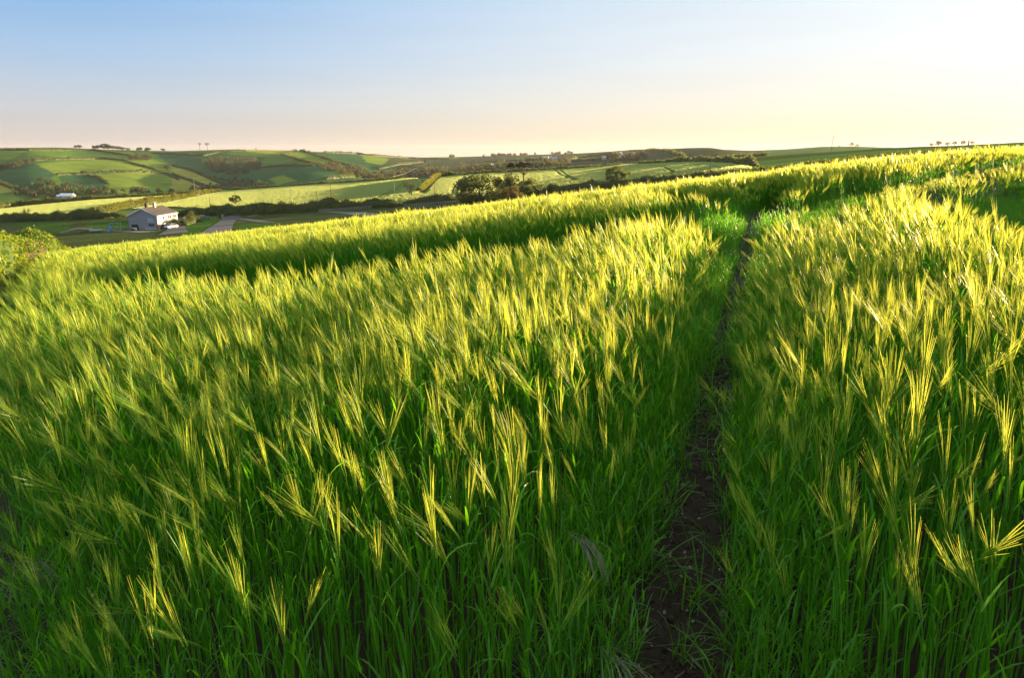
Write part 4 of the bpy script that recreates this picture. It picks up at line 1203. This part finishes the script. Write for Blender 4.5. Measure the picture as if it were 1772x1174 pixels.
for k in (-1, 0, 1): mb.box((2.55 + k * 0.62, -0.10, 3.35), (0.06, 0.05, 1.5))
mb.build('glazing_bar', M['clad'], pn)
mb = MB(); mb.box((2.6, -0.05, 0.1), (4.0, 0.14, 1.6)); mb.build('wall_plinth', M['slate'], hs)
for y in (4.6, 8.3, 9.6, 12.0, 13.2):
    mb = MB(); mb.box((w2 + 0.02, y, 3.75), (0.10, 0.85, 1.0)); wd_ = mb.build('window', M['glass'], hs)
    mb = MB(); mb.box((w2 + 0.06, y, 3.20), (0.16, 1.05, 0.08)); mb.build('window_sill', M['whitepaint'], wd_)
mb = MB(); mb.tube([(w2 + 0.42, -0.3, EV - 0.33), (w2 + 0.42, LEN + 0.4, EV - 0.33)], [0.07, 0.07], 6); mb.build('gutter', M['whitepaint'], hs)

# bushes by the side wall
def bush_at(x, y, h, w, label, mat='tree', leaf=0.3, n=1400, seed=3, name='garden_bush'):
    me = make_tree_meshes(h, w, h * 0.52, leaf, n, 22, seed, mat, 0.08, 0.15, tight=0.3, low=-0.9)
    return tree(me, Vector((x, y, land_z(x, y) - 0.1)), label, 'bush', None, name, 1.0, 0.0)
bush_at(hx1 + 2.4, 247, 2.6, 2.2, 'dark shrub against the white side wall of the farmhouse', seed=301)
bush_at(hx1 + 4.2, 251, 2.2, 2.0, 'low shrub beside the yard, right of the wall shrub', seed=302)
bush_at(hx1 + 2.2, 262, 4.0, 3.2, 'tall dark shrub at the far end of the farmhouse', seed=303)
bush_at(hx0 - 3.0, 262, 3.2, 2.6, 'dark shrub behind the left corner of the farmhouse', seed=304)
bush_at(hx0 + 2.0, 238.4, 0.8, 0.7, 'tiny shrub at the foot of the grey gable', seed=305, n=300)
yy = 236
hedge_on([Vector((ray(345, 380)[0] * 262, 262, 0)), Vector((ray(333, 380)[0] * 254, 254, 0)), Vector((ray(318, 380)[0] * 246, 246, 0))], [1.7, 1.6, 1.3], 1.6, 0.3, 'clipped green hedge between the yard and the lawn', per_m=90, name='garden_hedge')

# ------------------------------------------------------------------ garden and yard things
M['blue'] = rough_mat('blue_plastic', (0.05, 0.19, 0.55), (0.04, 0.16, 0.48), 2, 0.4)
M['metal'] = rough_mat('galvanised_metal', (0.42, 0.43, 0.44), (0.34, 0.35, 0.36), 3, 0.45, 0, 0.6)
M['timber'] = rough_mat('dark_timber', (0.10, 0.065, 0.045), (0.06, 0.04, 0.03), 4, 0.85)
M['carbody'] = rough_mat('silver_car_paint', (0.62, 0.66, 0.72), (0.58, 0.62, 0.68), 1, 0.25, 0, 0.3, 0.6)
M['carblue'] = rough_mat('blue_grey_car_paint', (0.11, 0.15, 0.21), (0.10, 0.135, 0.19), 1, 0.25, 0, 0.3, 0.6)
M['rubber'] = rough_mat('tyre_rubber', (0.02, 0.02, 0.02), (0.015, 0.015, 0.015), 3, 0.9)
M['lamp_red'] = rough_mat('tail_lamp', (0.35, 0.02, 0.02), (0.3, 0.02, 0.02), 3, 0.3)
M['pole'] = rough_mat('pole_timber', (0.115, 0.090, 0.070), (0.075, 0.060, 0.05), 2, 0.85)
M['polepale'] = rough_mat('pale_pole_timber', (0.36, 0.34, 0.30), (0.26, 0.25, 0.22), 2, 0.85)
M['ceramic'] = rough_mat('insulator_ceramic', (0.75, 0.75, 0.72), (0.65, 0.65, 0.62), 3, 0.3)

gz = lambda x, y: land_z(x, y)
X, _ = ray(200, 392); sy0 = 240.0; sx0 = X * sy0; sz = gz(sx0, sy0)
sw = empty('swing_frame', (sx0, sy0, sz)); tag(sw, 'grey metal swing frame on the lawn left of the farmhouse', 'swing frame')
mb = MB(); mb.tube([(-1.9, 0, 2.6), (1.9, 0, 2.6)], [0.07, 0.07], 6); mb.build('crossbar', M['metal'], sw)
for sx_ in (-1.85, 1.85):
    for sy_ in (-0.8, 0.8):
        mb = MB(); mb.tube([(sx_, 0, 2.58), (sx_ * 1.04, sy_, -0.1)], [0.06, 0.06], 6); mb.build('leg', M['metal'], sw)
mb = MB(); mb.box((0.5, 0, 0.6), (0.45, 0.2, 0.04)); q = mb.build('swing_seat', M['timber'], sw)
mb = MB(); mb.tube([(0.3, 0, 2.6), (0.3, 0, 0.6)], [0.015, 0.015], 4); mb.tube([(0.7, 0, 2.6), (0.7, 0, 0.6)], [0.015, 0.015], 4); mb.build('chain', M['metal'], q)
X, _ = ray(190.5, 396); lx_, ly_ = X * 237.5, 237.5; lz_ = gz(lx_, ly_)
sl = empty('slide', (lx_, ly_, lz_)); tag(sl, 'bright blue plastic slide standing in front of the swing frame', 'slide')
mb = MB()
n = 9
for k in range(n):
    f0, f1 = k / n, (k + 1) / n
    def pz(f): return 1.75 * (1 - f) ** 1.15 + 0.12
    y0_, y1_ = 0.9 - 2.4 * f0, 0.9 - 2.4 * f1
    mb.add([(-0.3, y0_, pz(f0)), (0.3, y0_, pz(f0)), (0.3, y1_, pz(f1)), (-0.3, y1_, pz(f1)), (-0.3, y0_, pz(f0) - .05), (0.3, y0_, pz(f0) - .05), (0.3, y1_, pz(f1) - .05), (-0.3, y1_, pz(f1) - .05)], [(0, 1, 2, 3), (7, 6, 5, 4)])
    for s_ in (-0.34, 0.30):
        mb.add([(s_, y0_, pz(f0) - .05), (s_ + .04, y0_, pz(f0) - .05), (s_ + .04, y1_, pz(f1) - .05), (s_, y1_, pz(f1) - .05), (s_, y0_, pz(f0) + .2), (s_ + .04, y0_, pz(f0) + .2), (s_ + .04, y1_, pz(f1) + .2), (s_, y1_, pz(f1) + .2)], [(4, 5, 6, 7), (0, 4, 7, 3), (1, 2, 6, 5)])
mb.build('chute', M['blue'], sl)
mb = MB()
for s_ in (-0.32, 0.32): mb.tube([(s_, 1.0, -0.1), (s_, 0.95, 2.2)], [0.05, 0.05], 6)
for k in range(5): mb.tube([(-0.32, 1.0, 0.3 + 0.36 * k), (0.32, 1.0, 0.3 + 0.36 * k)], [0.03, 0.03], 5)
mb.build('ladder', M['blue'], sl)
X, _ = ray(165, 396); tx_, ty_ = X * 239, 239; tz_ = gz(tx_, ty_)
tr = empty('trampoline', (tx_, ty_, tz_)); tag(tr, 'round trampoline with a pale skirt on the lawn left of the slide', 'trampoline')
mb = MB()
def disc(mb, r0, r1, z0, z1, n=24):
    vs, fs = [], []
    for k in range(n):
        a = 2 * math.pi * k / n
        vs += [(r0 * math.cos(a), r0 * math.sin(a), z0), (r1 * math.cos(a), r1 * math.sin(a), z1)]
    for k in range(n): fs.append((2 * k, 2 * ((k + 1) % n), 2 * ((k + 1) % n) + 1, 2 * k + 1))
    mb.add(vs, fs)
disc(mb, 1.45, 1.8, 0.82, 0.80); disc(mb, 1.8, 1.82, 0.80, 0.52); mb.build('skirt', M['slate'], tr)
mb = MB(); disc(mb, 0.01, 1.5, 0.76, 0.76); mb.build('jumping_mat', M['dark'], tr)
for k in range(6):
    a = k * math.pi / 3; mb = MB(); mb.tube([(1.7 * math.cos(a), 1.7 * math.sin(a), 0.75), (1.75 * math.cos(a), 1.75 * math.sin(a), -0.1)], [0.04, 0.04], 5); mb.build('leg', M['metal'], tr)
# picnic bench: the dark low shapes left of the trampoline
X, _ = ray(146, 395); bx0, by0 = X * 240, 240; bt = empty('picnic_bench', (bx0, by0, gz(bx0, by0))); tag(bt, 'dark timber picnic bench on the lawn, leftmost of the garden things', 'picnic bench')
mb = MB(); mb.box((0, 0, 0.74), (1.9, 0.8, 0.06)); mb.build('table_top', M['timber'], bt)
for s_ in (-1, 1):
    mb = MB(); mb.box((0, s_ * 0.75, 0.45), (1.9, 0.28, 0.05)); mb.build('seat', M['timber'], bt)
    mb = MB(); mb.tube([(s_ * 0.75, -0.3, 0.72), (s_ * 0.75, -0.8, -0.05)], [0.05, 0.05], 4); mb.tube([(s_ * 0.75, 0.3, 0.72), (s_ * 0.75, 0.8, -0.05)], [0.05, 0.05], 4); mb.box((s_ * 0.75, 0, 0.40), (0.06, 1.6, 0.08)); mb.build('leg', M['timber'], bt)

def car(px, py, y, rz, label, paint, name='parked_car'):
    X, _ = ray(px, py); x = X * y
    root = empty(name, (x, y, gz(x, y) + 0.02), rz); tag(root, label, 'car')
    prof = [(-2.05, 0.32), (2.05, 0.32), (2.1, 0.62), (1.95, 0.82), (1.05, 0.95), (-1.95, 1.0), (-2.1, 0.65)]
    mb = MB(); hw_ = 0.86
    vs = [(p[0], -hw_, p[1]) for p in prof] + [(p[0], hw_, p[1]) for p in prof]; n = len(prof)
    mb.add(vs, [tuple(range(n - 1, -1, -1)), tuple(range(n, 2 * n))] + [(i, (i + 1) % n, (i + 1) % n + n, i + n) for i in range(n)])
    roofp = [(1.0, 0.95, 0.84), (0.25, 1.46, 0.66), (-1.35, 1.47, 0.66), (-1.9, 1.0, 0.84)]
    vs = []
    for x_, z_, w_ in roofp: vs += [(x_, -w_, z_), (x_, w_, z_)]
    mb.add([(0.25, -0.66, 1.46), (0.25, 0.66, 1.46), (-1.35, 0.66, 1.47), (-1.35, -0.66, 1.47)], [(0, 1, 2, 3)])
    for a, b in ((1.0, 0.25), (-1.9, -1.35), (-0.5, -0.5)):
        for s_ in (-1, 1): mb.tube([(a, s_ * 0.83, 0.95), (b, s_ * 0.665, 1.46)], [0.06, 0.05], 4)
    mb.build('body', M[paint], root)
    mb = MB(); i_ = 0.02
    mb.add([(0.97, -.8, .96), (0.97, .8, .96), (.24, .64, 1.44), (.24, -.64, 1.44)], [(0, 1, 2, 3)]); mb.build('windscreen', M['glass'], root)
    mb = MB(); mb.add([(-1.88, -.8, 1.0), (-1.88, .8, 1.0), (-1.36, .64, 1.44), (-1.36, -.64, 1.44)], [(3, 2, 1, 0)]); mb.build('rear_window', M['glass'], root)
    for s_ in (-1, 1):
        mb = MB(); mb.add([(0.95, s_ * .83, .96), (.24, s_ * .655, 1.44), (-1.34, s_ * .655, 1.44), (-1.86, s_ * .83, 1.0)], [(0, 1, 2, 3)]); mb.build('side_window', M['glass'], root)
        mb = MB(); mb.box((2.03, s_ * 0.62, 0.70), (0.12, 0.34, 0.14)); mb.build('headlight', M['ceramic'], root)
        mb = MB(); mb.box((-2.05, s_ * 0.68, 0.80), (0.08, 0.24, 0.2)); mb.build('tail_light', M['lamp_red'], root)
        for wx in (-1.25, 1.3):
            mb = MB(); mb.tube([(wx, s_ * 0.70, 0.31), (wx, s_ * 0.89, 0.31)], [0.31, 0.31], 14); w_ = mb.build('wheel', M['rubber'], root)
            mb = MB(); mb.tube([(wx, s_ * 0.80, 0.31), (wx, s_ * 0.905, 0.31)], [0.19, 0.17], 10); mb.build('rim', M['metal'], w_)
    return root
car(297, 399, 238, math.radians(-115), 'silver white car parked in the yard beside the white wall', 'carbody')
car(352, 374, 272, math.radians(20), 'blue grey car parked under the dark hedge beyond the lawn', 'carblue')
# dark timber shed / fence by the yard
X, _ = ray(281, 401); fx, fy = X * 237, 237
fe = empty('board_fence', (fx, fy, gz(fx, fy))); tag(fe, 'short dark reddish board fence between the gable corner and the silver car', 'fence')
mb = MB()
for k in range(14): mb.box((-1.4 + 0.21 * k, 0, 0.75 + 0.03 * (k % 3)), (0.19, 0.03, 1.5))
mb.build('board_panel', M['timber'], fe)
for k in (-1.5, 1.5):
    mb = MB(); mb.box((k, 0.1, 0.8), (0.12, 0.12, 1.9)); mb.build('post', M['timber'], fe)
X, _ = ray(318, 378); g0 = (X * 262, 262)
mb = MB(); mb.box((0, 0, 0.6), (0.4, 0.4, 1.7)); mb.box((0, 0, 1.5), (0.52, 0.52, 0.14)); mb.add([(-.2, -.2, 1.57), (.2, -.2, 1.57), (.2, .2, 1.57), (-.2, .2, 1.57), (0, 0, 1.8)], [(0, 1, 4), (1, 2, 4), (2, 3, 4), (3, 0, 4)])
gp = mb.build('gate_pillar', M['polepale']); gp.location = (g0[0], g0[1], gz(*g0)); tag(gp, 'pale capped gate pillar at the top of the yard beside the dark shrubs', 'gate pillar')
for i, (px, py, lab) in enumerate(((380, 374, 'brown gate pillar with a cap, left of the drive entrance'), (385, 373, 'small pale gate pillar at the drive entrance'))):
    X, _ = ray(px, py); yq = 276
    g_ = bpy.data.objects.new('gate_pillar', gp.data if i else gp.data.copy()); COL.objects.link(g_)
    if not i: g_.data.materials[0] = M['timber']
    g_.location = (X * yq, yq, gz(X * yq, yq)); g_.scale = (1.6, 1.6, 0.7) if not i else (1, 1, 0.7); tag(g_, lab, 'gate pillar')

# rail fence along the meadow
def rail_fence(pts, label, y0, y1):
    P = trace(pts, y0, y1, 4.0)
    o0 = P[0].copy(); root = empty('rail_fence', o0); tag(root, label, 'fence')
    L_ = 0.0; last = None; posts = []
    for a, b in zip(P[:-1], P[1:]):
        n = max(1, int((b - a).length / 3.0))
        for k in range(n): posts.append(a.lerp(b, k / n))
    posts = posts[:60]
    pm = MB(); pm.box((0, 0, 0.5), (0.14, 0.14, 1.4)); pme = pm.mesh('post', M['polepale'])
    for p in posts:
        q = link('post', pme, root); q.location = (p.x - o0.x, p.y - o0.y, land_z(p.x, p.y) - o0.z)
    for h in (0.55, 1.0):
        mb = MB()
        mb.tube([(p.x - o0.x, p.y - o0.y, land_z(p.x, p.y) - o0.z + h) for p in posts], [0.06] * len(posts), 4)
        mb.build('rail', M['polepale'], root)
rail_fence([(552, 362), (600, 359), (650, 355), (690, 352)], 'grey rail fence in the shaded meadow left of the tall pole', 200, 282)
rail_fence([(700, 349), (750, 345), (800, 341)], 'grey rail fence in the shaded meadow right of the tall pole', 190, 270)

# ------------------------------------------------------------------ poles
def pole(px, py, top, label, ymin, ymax, mat='pole', arms=0, lean=0.0, tw=1.0, name='utility_pole'):
    p = hit(px, py, ymin, ymax)
    d = p.y * CT - (p.z - EYE) * ST
    h = (py - top) * d / FPX
    root = empty(name, p); tag(root, label, 'utility pole' if name == 'utility_pole' else 'post')
    r = max(0.11, 0.00033 * d) * tw
    mb = MB(); mb.tube([(0, 0, -0.5), (lean * h * 0.5, 0, h * 0.5), (lean * h, 0, h)], [r * 1.15, r, r * 0.8], 7); mb.build('shaft', M[mat], root)
    if arms:
        for k in range(arms):
            z = h - 0.35 - 0.9 * k
            mb = MB(); mb.box((lean * h, 0, z), (2.2, 0.14, 0.14), 0.5); a = mb.build('crossarm', M[mat], root)
            for t in (-1.0, -0.4, 0.4, 1.0):
                mb = MB(); x_ = lean * h + t * math.cos(0.5); y_ = t * math.sin(0.5)
                mb.tube([(x_, y_, z + 0.06), (x_, y_, z + 0.2), (x_, y_, z + 0.34)], [0.10, 0.13, 0.07], 6); mb.build('insulator', M['ceramic'], a)
    return Vector((p.x + lean * h, p.y, p.z + h))
tops = {}
tops['a'] = pole(228, 361, 340, 'dark utility pole just behind the left side of the farmhouse', 300, 430)
tops['b'] = pole(339, 339, 312, 'slim pole at the top of the sunlit hedge behind the farmhouse', 330, 500, 'polepale', lean=-0.05)
tops['c'] = pole(365, 373, 341, 'pole on the lawn between the blue grey car and the driveway', 240, 300)
tops['d'] = pole(550, 365, 331, 'pole beside the pale track in the shaded meadow', 240, 300)
tops['e'] = pole(573, 345, 319, 'pole on the dark hedge with the bare reddish sapling', 270, 340)
tops['f'] = pole(683, 356, 305, 'tall pale pole at the end of the dark hedge left of the bare tree', 250, 300, 'polepale')
tops['g'] = pole(715, 322, 293, 'pole with a white insulator crossarm rising behind the bare tree', 300, 480, arms=1)
tops['h'] = pole(743, 318, 281, 'tallest dark pole with double crossarm above the sunlit hedge', 300, 480, arms=2)
tops['i'] = pole(752, 338, 314, 'left of the twin dark poles beside the sunlit hedge', 270, 350)
tops['j'] = pole(755, 338, 316, 'right of the twin dark poles beside the sunlit hedge', 270, 350)
tops['k'] = pole(956, 339, 319, 'short pale post pole right of the big dark bushes', 200, 280, 'polepale')
tops['l'] = pole(1090, 291, 259, 'tall dark pole on the barley field right of the round tree', 300, 420)
tops['m'] = pole(1228, 306, 283, 'slim pole beside the thin bare sapling', 190, 300)
tops['n'] = pole(1436, 270, 234, 'tall leaning pole standing against the bright sky', 180, 420, lean=0.10)
tops['o'] = pole(1675, 256, 243, 'short dark post against the bright skyline', 150, 500, name='timber_post', tw=1.2)
tops['p'] = pole(1510, 263, 255, 'tiny distant pole in the dark right field', 250, 600)
tops['q'] = pole(407, 343, 332, 'tiny pole rising from the barley above the small dark bush tree', 330, 480)
def cable(a, b, label, sag=0.5):
    mb = MB(); pts = []
    for k in range(13):
        f = k / 12; p = a.lerp(b, f); pts.append((p.x - a.x, p.y - a.y, p.z - a.z - 4 * sag * f * (1 - f)))
    mb.tube(pts, [0.045] * 13, 4); o = mb.build('power_cable', M['metal']); o.location = a
    tag(o, label, 'cable')
cable(tops['f'] - Vector((0, 0, 0.3)), tops['g'] - Vector((0, 0, 0.4)), 'thin pale cable strung from the tall pale pole to the insulator pole')
cable(tops['g'] - Vector((0, 0, 0.1)), tops['h'] - Vector((0, 0, 0.1)), 'thin cable strung between the two poles with white insulators')

# ------------------------------------------------------------------ far buildings
M['sheet'] = rough_mat('pale_sheet_roof', (0.78, 0.80, 0.84), (0.70, 0.72, 0.76), 0.5, 0.4)
def far_house(px, py, w, l, h, rz, label, wall='render', roof_m='slate', name='cottage', cat='cottage', ymin=600, chim=True, rise=0.5):
    p = hit(px, py, ymin)
    root = empty(name, p, rz); tag(root, label, cat)
    mb = MB(); mb.prism([(-w / 2, -1), (w / 2, -1), (w / 2, h), (0, h + w * rise * 0.8), (-w / 2, h)], -l / 2, l / 2); mb.build('wall', M[wall], root)
    mb = MB(); k = w * rise * 0.8
    for s_ in (-1, 1):
        e = (s_ * (w / 2 + 0.3), h - 0.12); t = (0, h + k + 0.08)
        mb.prism([e, t, (0, t[1] + 0.2), (e[0], e[1] + 0.2)] if s_ < 0 else [t, e, (e[0], e[1] + 0.2), (0, t[1] + 0.2)], -l / 2 - 0.3, l / 2 + 0.3)
    rf = mb.build('roof', M[roof_m], root)
    if chim:
        mb = MB(); mb.box((0, l / 2 - 0.8, h + k + 0.6), (0.7, 0.7, 1.4)); mb.build('chimney', M['brick'], rf)
    for s_ in (-1, 1):
        for y in np.linspace(-l / 2 + 1.5, l / 2 - 1.5, 3):
            mb = MB(); mb.box((s_ * (w / 2 + 0.02), y, h * 0.6), (0.1, 0.9, 1.0)); mb.build('window', M['glass'], root)
    return root
far_house(117, 342, 7, 15, 1.8, math.radians(84), 'long white roofed barn in the valley trees on the left', 'slate', 'sheet', 'barn', 'barn', 650, False, 0.45)
far_house(101, 342.5, 5, 5, 1.6, math.radians(84), 'small pale shed at the left end of the long white barn', 'slate', 'sheet', 'shed', 'shed', 650, False, 0.4)
far_house(1078, 272, 7, 9, 3.4, math.radians(70), 'white farm building with pale roof among the far dark trees', 'render', 'sheet', 'farm_building', 'farm building', 650, False, 0.6)
far_house(1046, 276, 4, 5, 2.8, math.radians(60), 'small white cottage left of the far farm', name='cottage')
for i, (px, py, lab) in enumerate(((941, 274, 'white cottage, left end of the far hillside hamlet'), (947, 274, 'white cottage second from the left in the far hamlet'), (953, 274.5, 'grey roofed cottage in the middle of the far hamlet'), (960, 277, 'white cottage lower down at the right of the far hamlet'), (846, 290, 'small house among far trees, left of the flat topped pines'), (852, 290, 'small house beside another among far trees left of the pines'))):
    far_house(px, py, 4.6, 6, 2.8, math.radians(50 + 17 * i), lab)

# ------------------------------------------------------------------ loose things by the wheel track
rs_ = np.random.default_rng(19)
M['clod'] = rough_mat('earth_clod', (0.050, 0.034, 0.022), (0.030, 0.020, 0.013), 60.0, 0.95)
peb = []
for k in range(4):
    r = random.Random(k); bm = MB()
    import mathutils
    vs = []; n1, n2 = 5, 7
    for i in range(n1):
        th = math.pi * (i + 0.5) / n1
        for j in range(n2):
            ph = 2 * math.pi * j / n2; q = r.uniform(0.75, 1.15)
            vs.append((math.sin(th) * math.cos(ph) * q, math.sin(th) * math.sin(ph) * q * 0.8, math.cos(th) * q * 0.55))
    fs = [(i * n2 + j, i * n2 + (j + 1) % n2, (i + 1) * n2 + (j + 1) % n2, (i + 1) * n2 + j) for i in range(n1 - 1) for j in range(n2)]
    fs += [tuple(range(n2 - 1, -1, -1)), tuple((n1 - 1) * n2 + j for j in range(n2))]
    bm.add(vs, fs); peb.append(bm.mesh('pebble', M['stone'] if k < 2 else M['clod']))
n = 9000
yq = rs_.uniform(1.3, 9.0, n); tx_ = np.interp(yq, T_MAIN[:, 1], T_MAIN[:, 0]) + rs_.normal(0, 0.2, n)
kk_ = np.where(rs_.random(n) < 0.05, rs_.integers(0, 2, n), rs_.integers(2, 4, n))
sz_ = np.where(kk_ < 2, rs_.gamma(2.0, 0.0026, n) + 0.002, rs_.gamma(2.0, 0.0018, n) + 0.0015)
scatter('soil_crumbs', peb, np.stack([tx_, yq, near_z(tx_, yq) + 0.3 * sz_], 1), rs_.uniform(0, 6, (n, 3)), sz_, kk_, 'pale pebbles and dark crumbs of earth on the bare wheel track', 'pebbles')

straws = []
for k in range(3):
    r = random.Random(60 + k); bm = MB()
    bm.tube([(-0.5, 0, 0), (0, r.uniform(-.08, .08), 0.02), (0.5, 0, 0.01)], [0.018, 0.02, 0.012], 4); straws.append(bm.mesh('straw', M['straw']))
n = 420
yq = rs_.uniform(1.4, 9.0, n); tx_ = np.interp(yq, T_MAIN[:, 1], T_MAIN[:, 0]) + rs_.normal(0, 0.2, n)
scatter('straw_litter', straws, np.stack([tx_, yq, near_z(tx_, yq) + 0.006], 1), np.stack([rs_.normal(0, .1, n), rs_.normal(0, .15, n), rs_.uniform(0, 6.28, n)], 1), rs_.uniform(0.03, 0.13, n), rs_.integers(0, 3, n), 'broken bits of pale straw lying on the bare wheel track', 'straw')

def blade(L, w, seed, curl):
    r = random.Random(seed); mb = MB(); p = Vector((0, 0, 0)); vs = []; n_ = 6; th = r.uniform(0.05, 0.4)
    for i in range(n_ + 1):
        f = i / n_; ww = w * (1 - f) ** 0.6 * (0.6 + 0.4 * min(1, 4 * f)) + 0.0002
        vs += [p + Vector((0, -ww, 0)), p + Vector((0, ww, 0))]
        th += curl / n_; p = p + Vector((math.sin(th), 0, math.cos(th))) * (L / n_)
    mb.add(vs, [(2 * i, 2 * i + 1, 2 * i + 3, 2 * i + 2) for i in range(n_)]); return mb
def tuft(seed):
    r = random.Random(seed); mb = MB()
    for k in range(12):
        b = blade(r.uniform(0.12, 0.34), r.uniform(0.0018, 0.004), r.random(), r.uniform(0.3, 1.8))
        m = Matrix.Translation((r.uniform(-.03, .03), r.uniform(-.03, .03), 0)) @ Matrix.Rotation(r.uniform(0, 6.28), 4, 'Z')
        mb.add([m @ Vector(v) for v in b.v], b.f)
    return mb.mesh('grass_tuft', M['grass'])
tufts = [tuft(i) for i in range(6)]
n = 2200
P = np.stack([rs_.uniform(-2.6, 2.4, n), rs_.uniform(0.9, 6.5, n)], 1)
lx = np.interp(P[:, 1], LEFT_EDGE[:, 1], LEFT_EDGE[:, 0]); dm = dist_line(P, T_MAIN)
keep = ((P[:, 0] < lx + 0.25) & (P[:, 0] > lx - 1.2)) | ((dm < 0.55) & (rs_.random(n) < np.where(dm > 0.12, 0.8, 0.22)))
P = P[keep]; n = len(P)
scatter('grass', tufts, np.concatenate([P, near_z(P[:, 0], P[:, 1])[:, None]], 1), np.stack([rs_.normal(0, 0.15, n), rs_.normal(0, 0.15, n), rs_.uniform(0, 6.28, n)], 1), rs_.uniform(0.6, 1.3, n), rs_.integers(0, 6, n), 'low green grass and weeds between the barley and the bare soil', 'grass')

# drooping silvery grass heads
def brome(px, py, h, dirn, label, seed, hh=0.62):
    x, y = on_plane(px, py, hh); z = float(near_z(x, y))
    r = random.Random(seed); root = empty('brome_grass', (x - math.cos(dirn) * 0.12, y - math.sin(dirn) * 0.12, z), dirn); tag(root, label, 'grass plant')
    mb = MB(); pts = [Vector((0.13 * f ** 2.2, 0, hh * (f - 0.06 * f ** 3))) for f in np.linspace(0, 1, 8)]
    mb.tube(pts, [0.0014 * (1.1 - 0.6 * k / 7) for k in range(8)], 4); mb.build('stem', M['grass'], root)
    hd = MB(); top = pts[-1]
    for k in range(26):
        f = r.random(); b = top + Vector((0.07 * f, 0, -0.03 * f))
        d = Vector((r.uniform(0.1, 0.8), r.uniform(-0.35, 0.35), 0.15)).normalized(); ps = [b]; q = b
        L = r.uniform(0.10, 0.19)
        for s in range(5):
            d = (d + Vector((0.02, 0, -0.42))).normalized(); q = q + d * L / 5; ps.append(q)
        sd = Vector((-d.y, d.x, 0)); sd = sd.normalized() if sd.length > 1e-4 else Vector((0, 1, 0))
        vs = []
        for i, p in enumerate(ps):
            w = [0.0004, 0.0004, 0.0009, 0.0016, 0.0014, 0.0003][i]
            vs += [p - sd * w, p + sd * w]
        hd.add(vs, [(2 * i, 2 * i + 1, 2 * i + 3, 2 * i + 2) for i in range(5)])
    hd.build('seed_head', M['straw'], root)
brome(975, 905, 0.2, -0.4, 'drooping silvery grass head hanging between green stems left of the track', 41, 0.50)
brome(1030, 1110, 0.2, -0.5, 'silvery grass head bent low beside the track at the bottom of the picture', 42, 0.26)
brome(25, 950, 0.2, -0.3, 'dull drooping grass head at the weedy left edge of the crop', 43, 0.42)

# ------------------------------------------------------------------ evening air
hm_, nt, out = new_mat('haze')
pv = nt.nodes.new('ShaderNodeVolumePrincipled')
pv.inputs['Color'].default_value = (0.80, 0.86, 0.95, 1)
pv.inputs['Density'].default_value = 0.00003
pv.inputs['Anisotropy'].default_value = 0.3
nt.links.new(pv.outputs[0], out.inputs['Volume'])
zlo = float(min(Zg.min(), Z2.min())) - 1.0
zhi = float(max(Zg.max(), 40.0)) + 45.0
mb = MB(); mb.box((0, 4400, (zlo + zhi) / 2), (27500, 9400, zhi - zlo))
tag(mb.build('haze', hm_), 'thin evening haze over the valley and far hills', 'haze', kind='stuff')
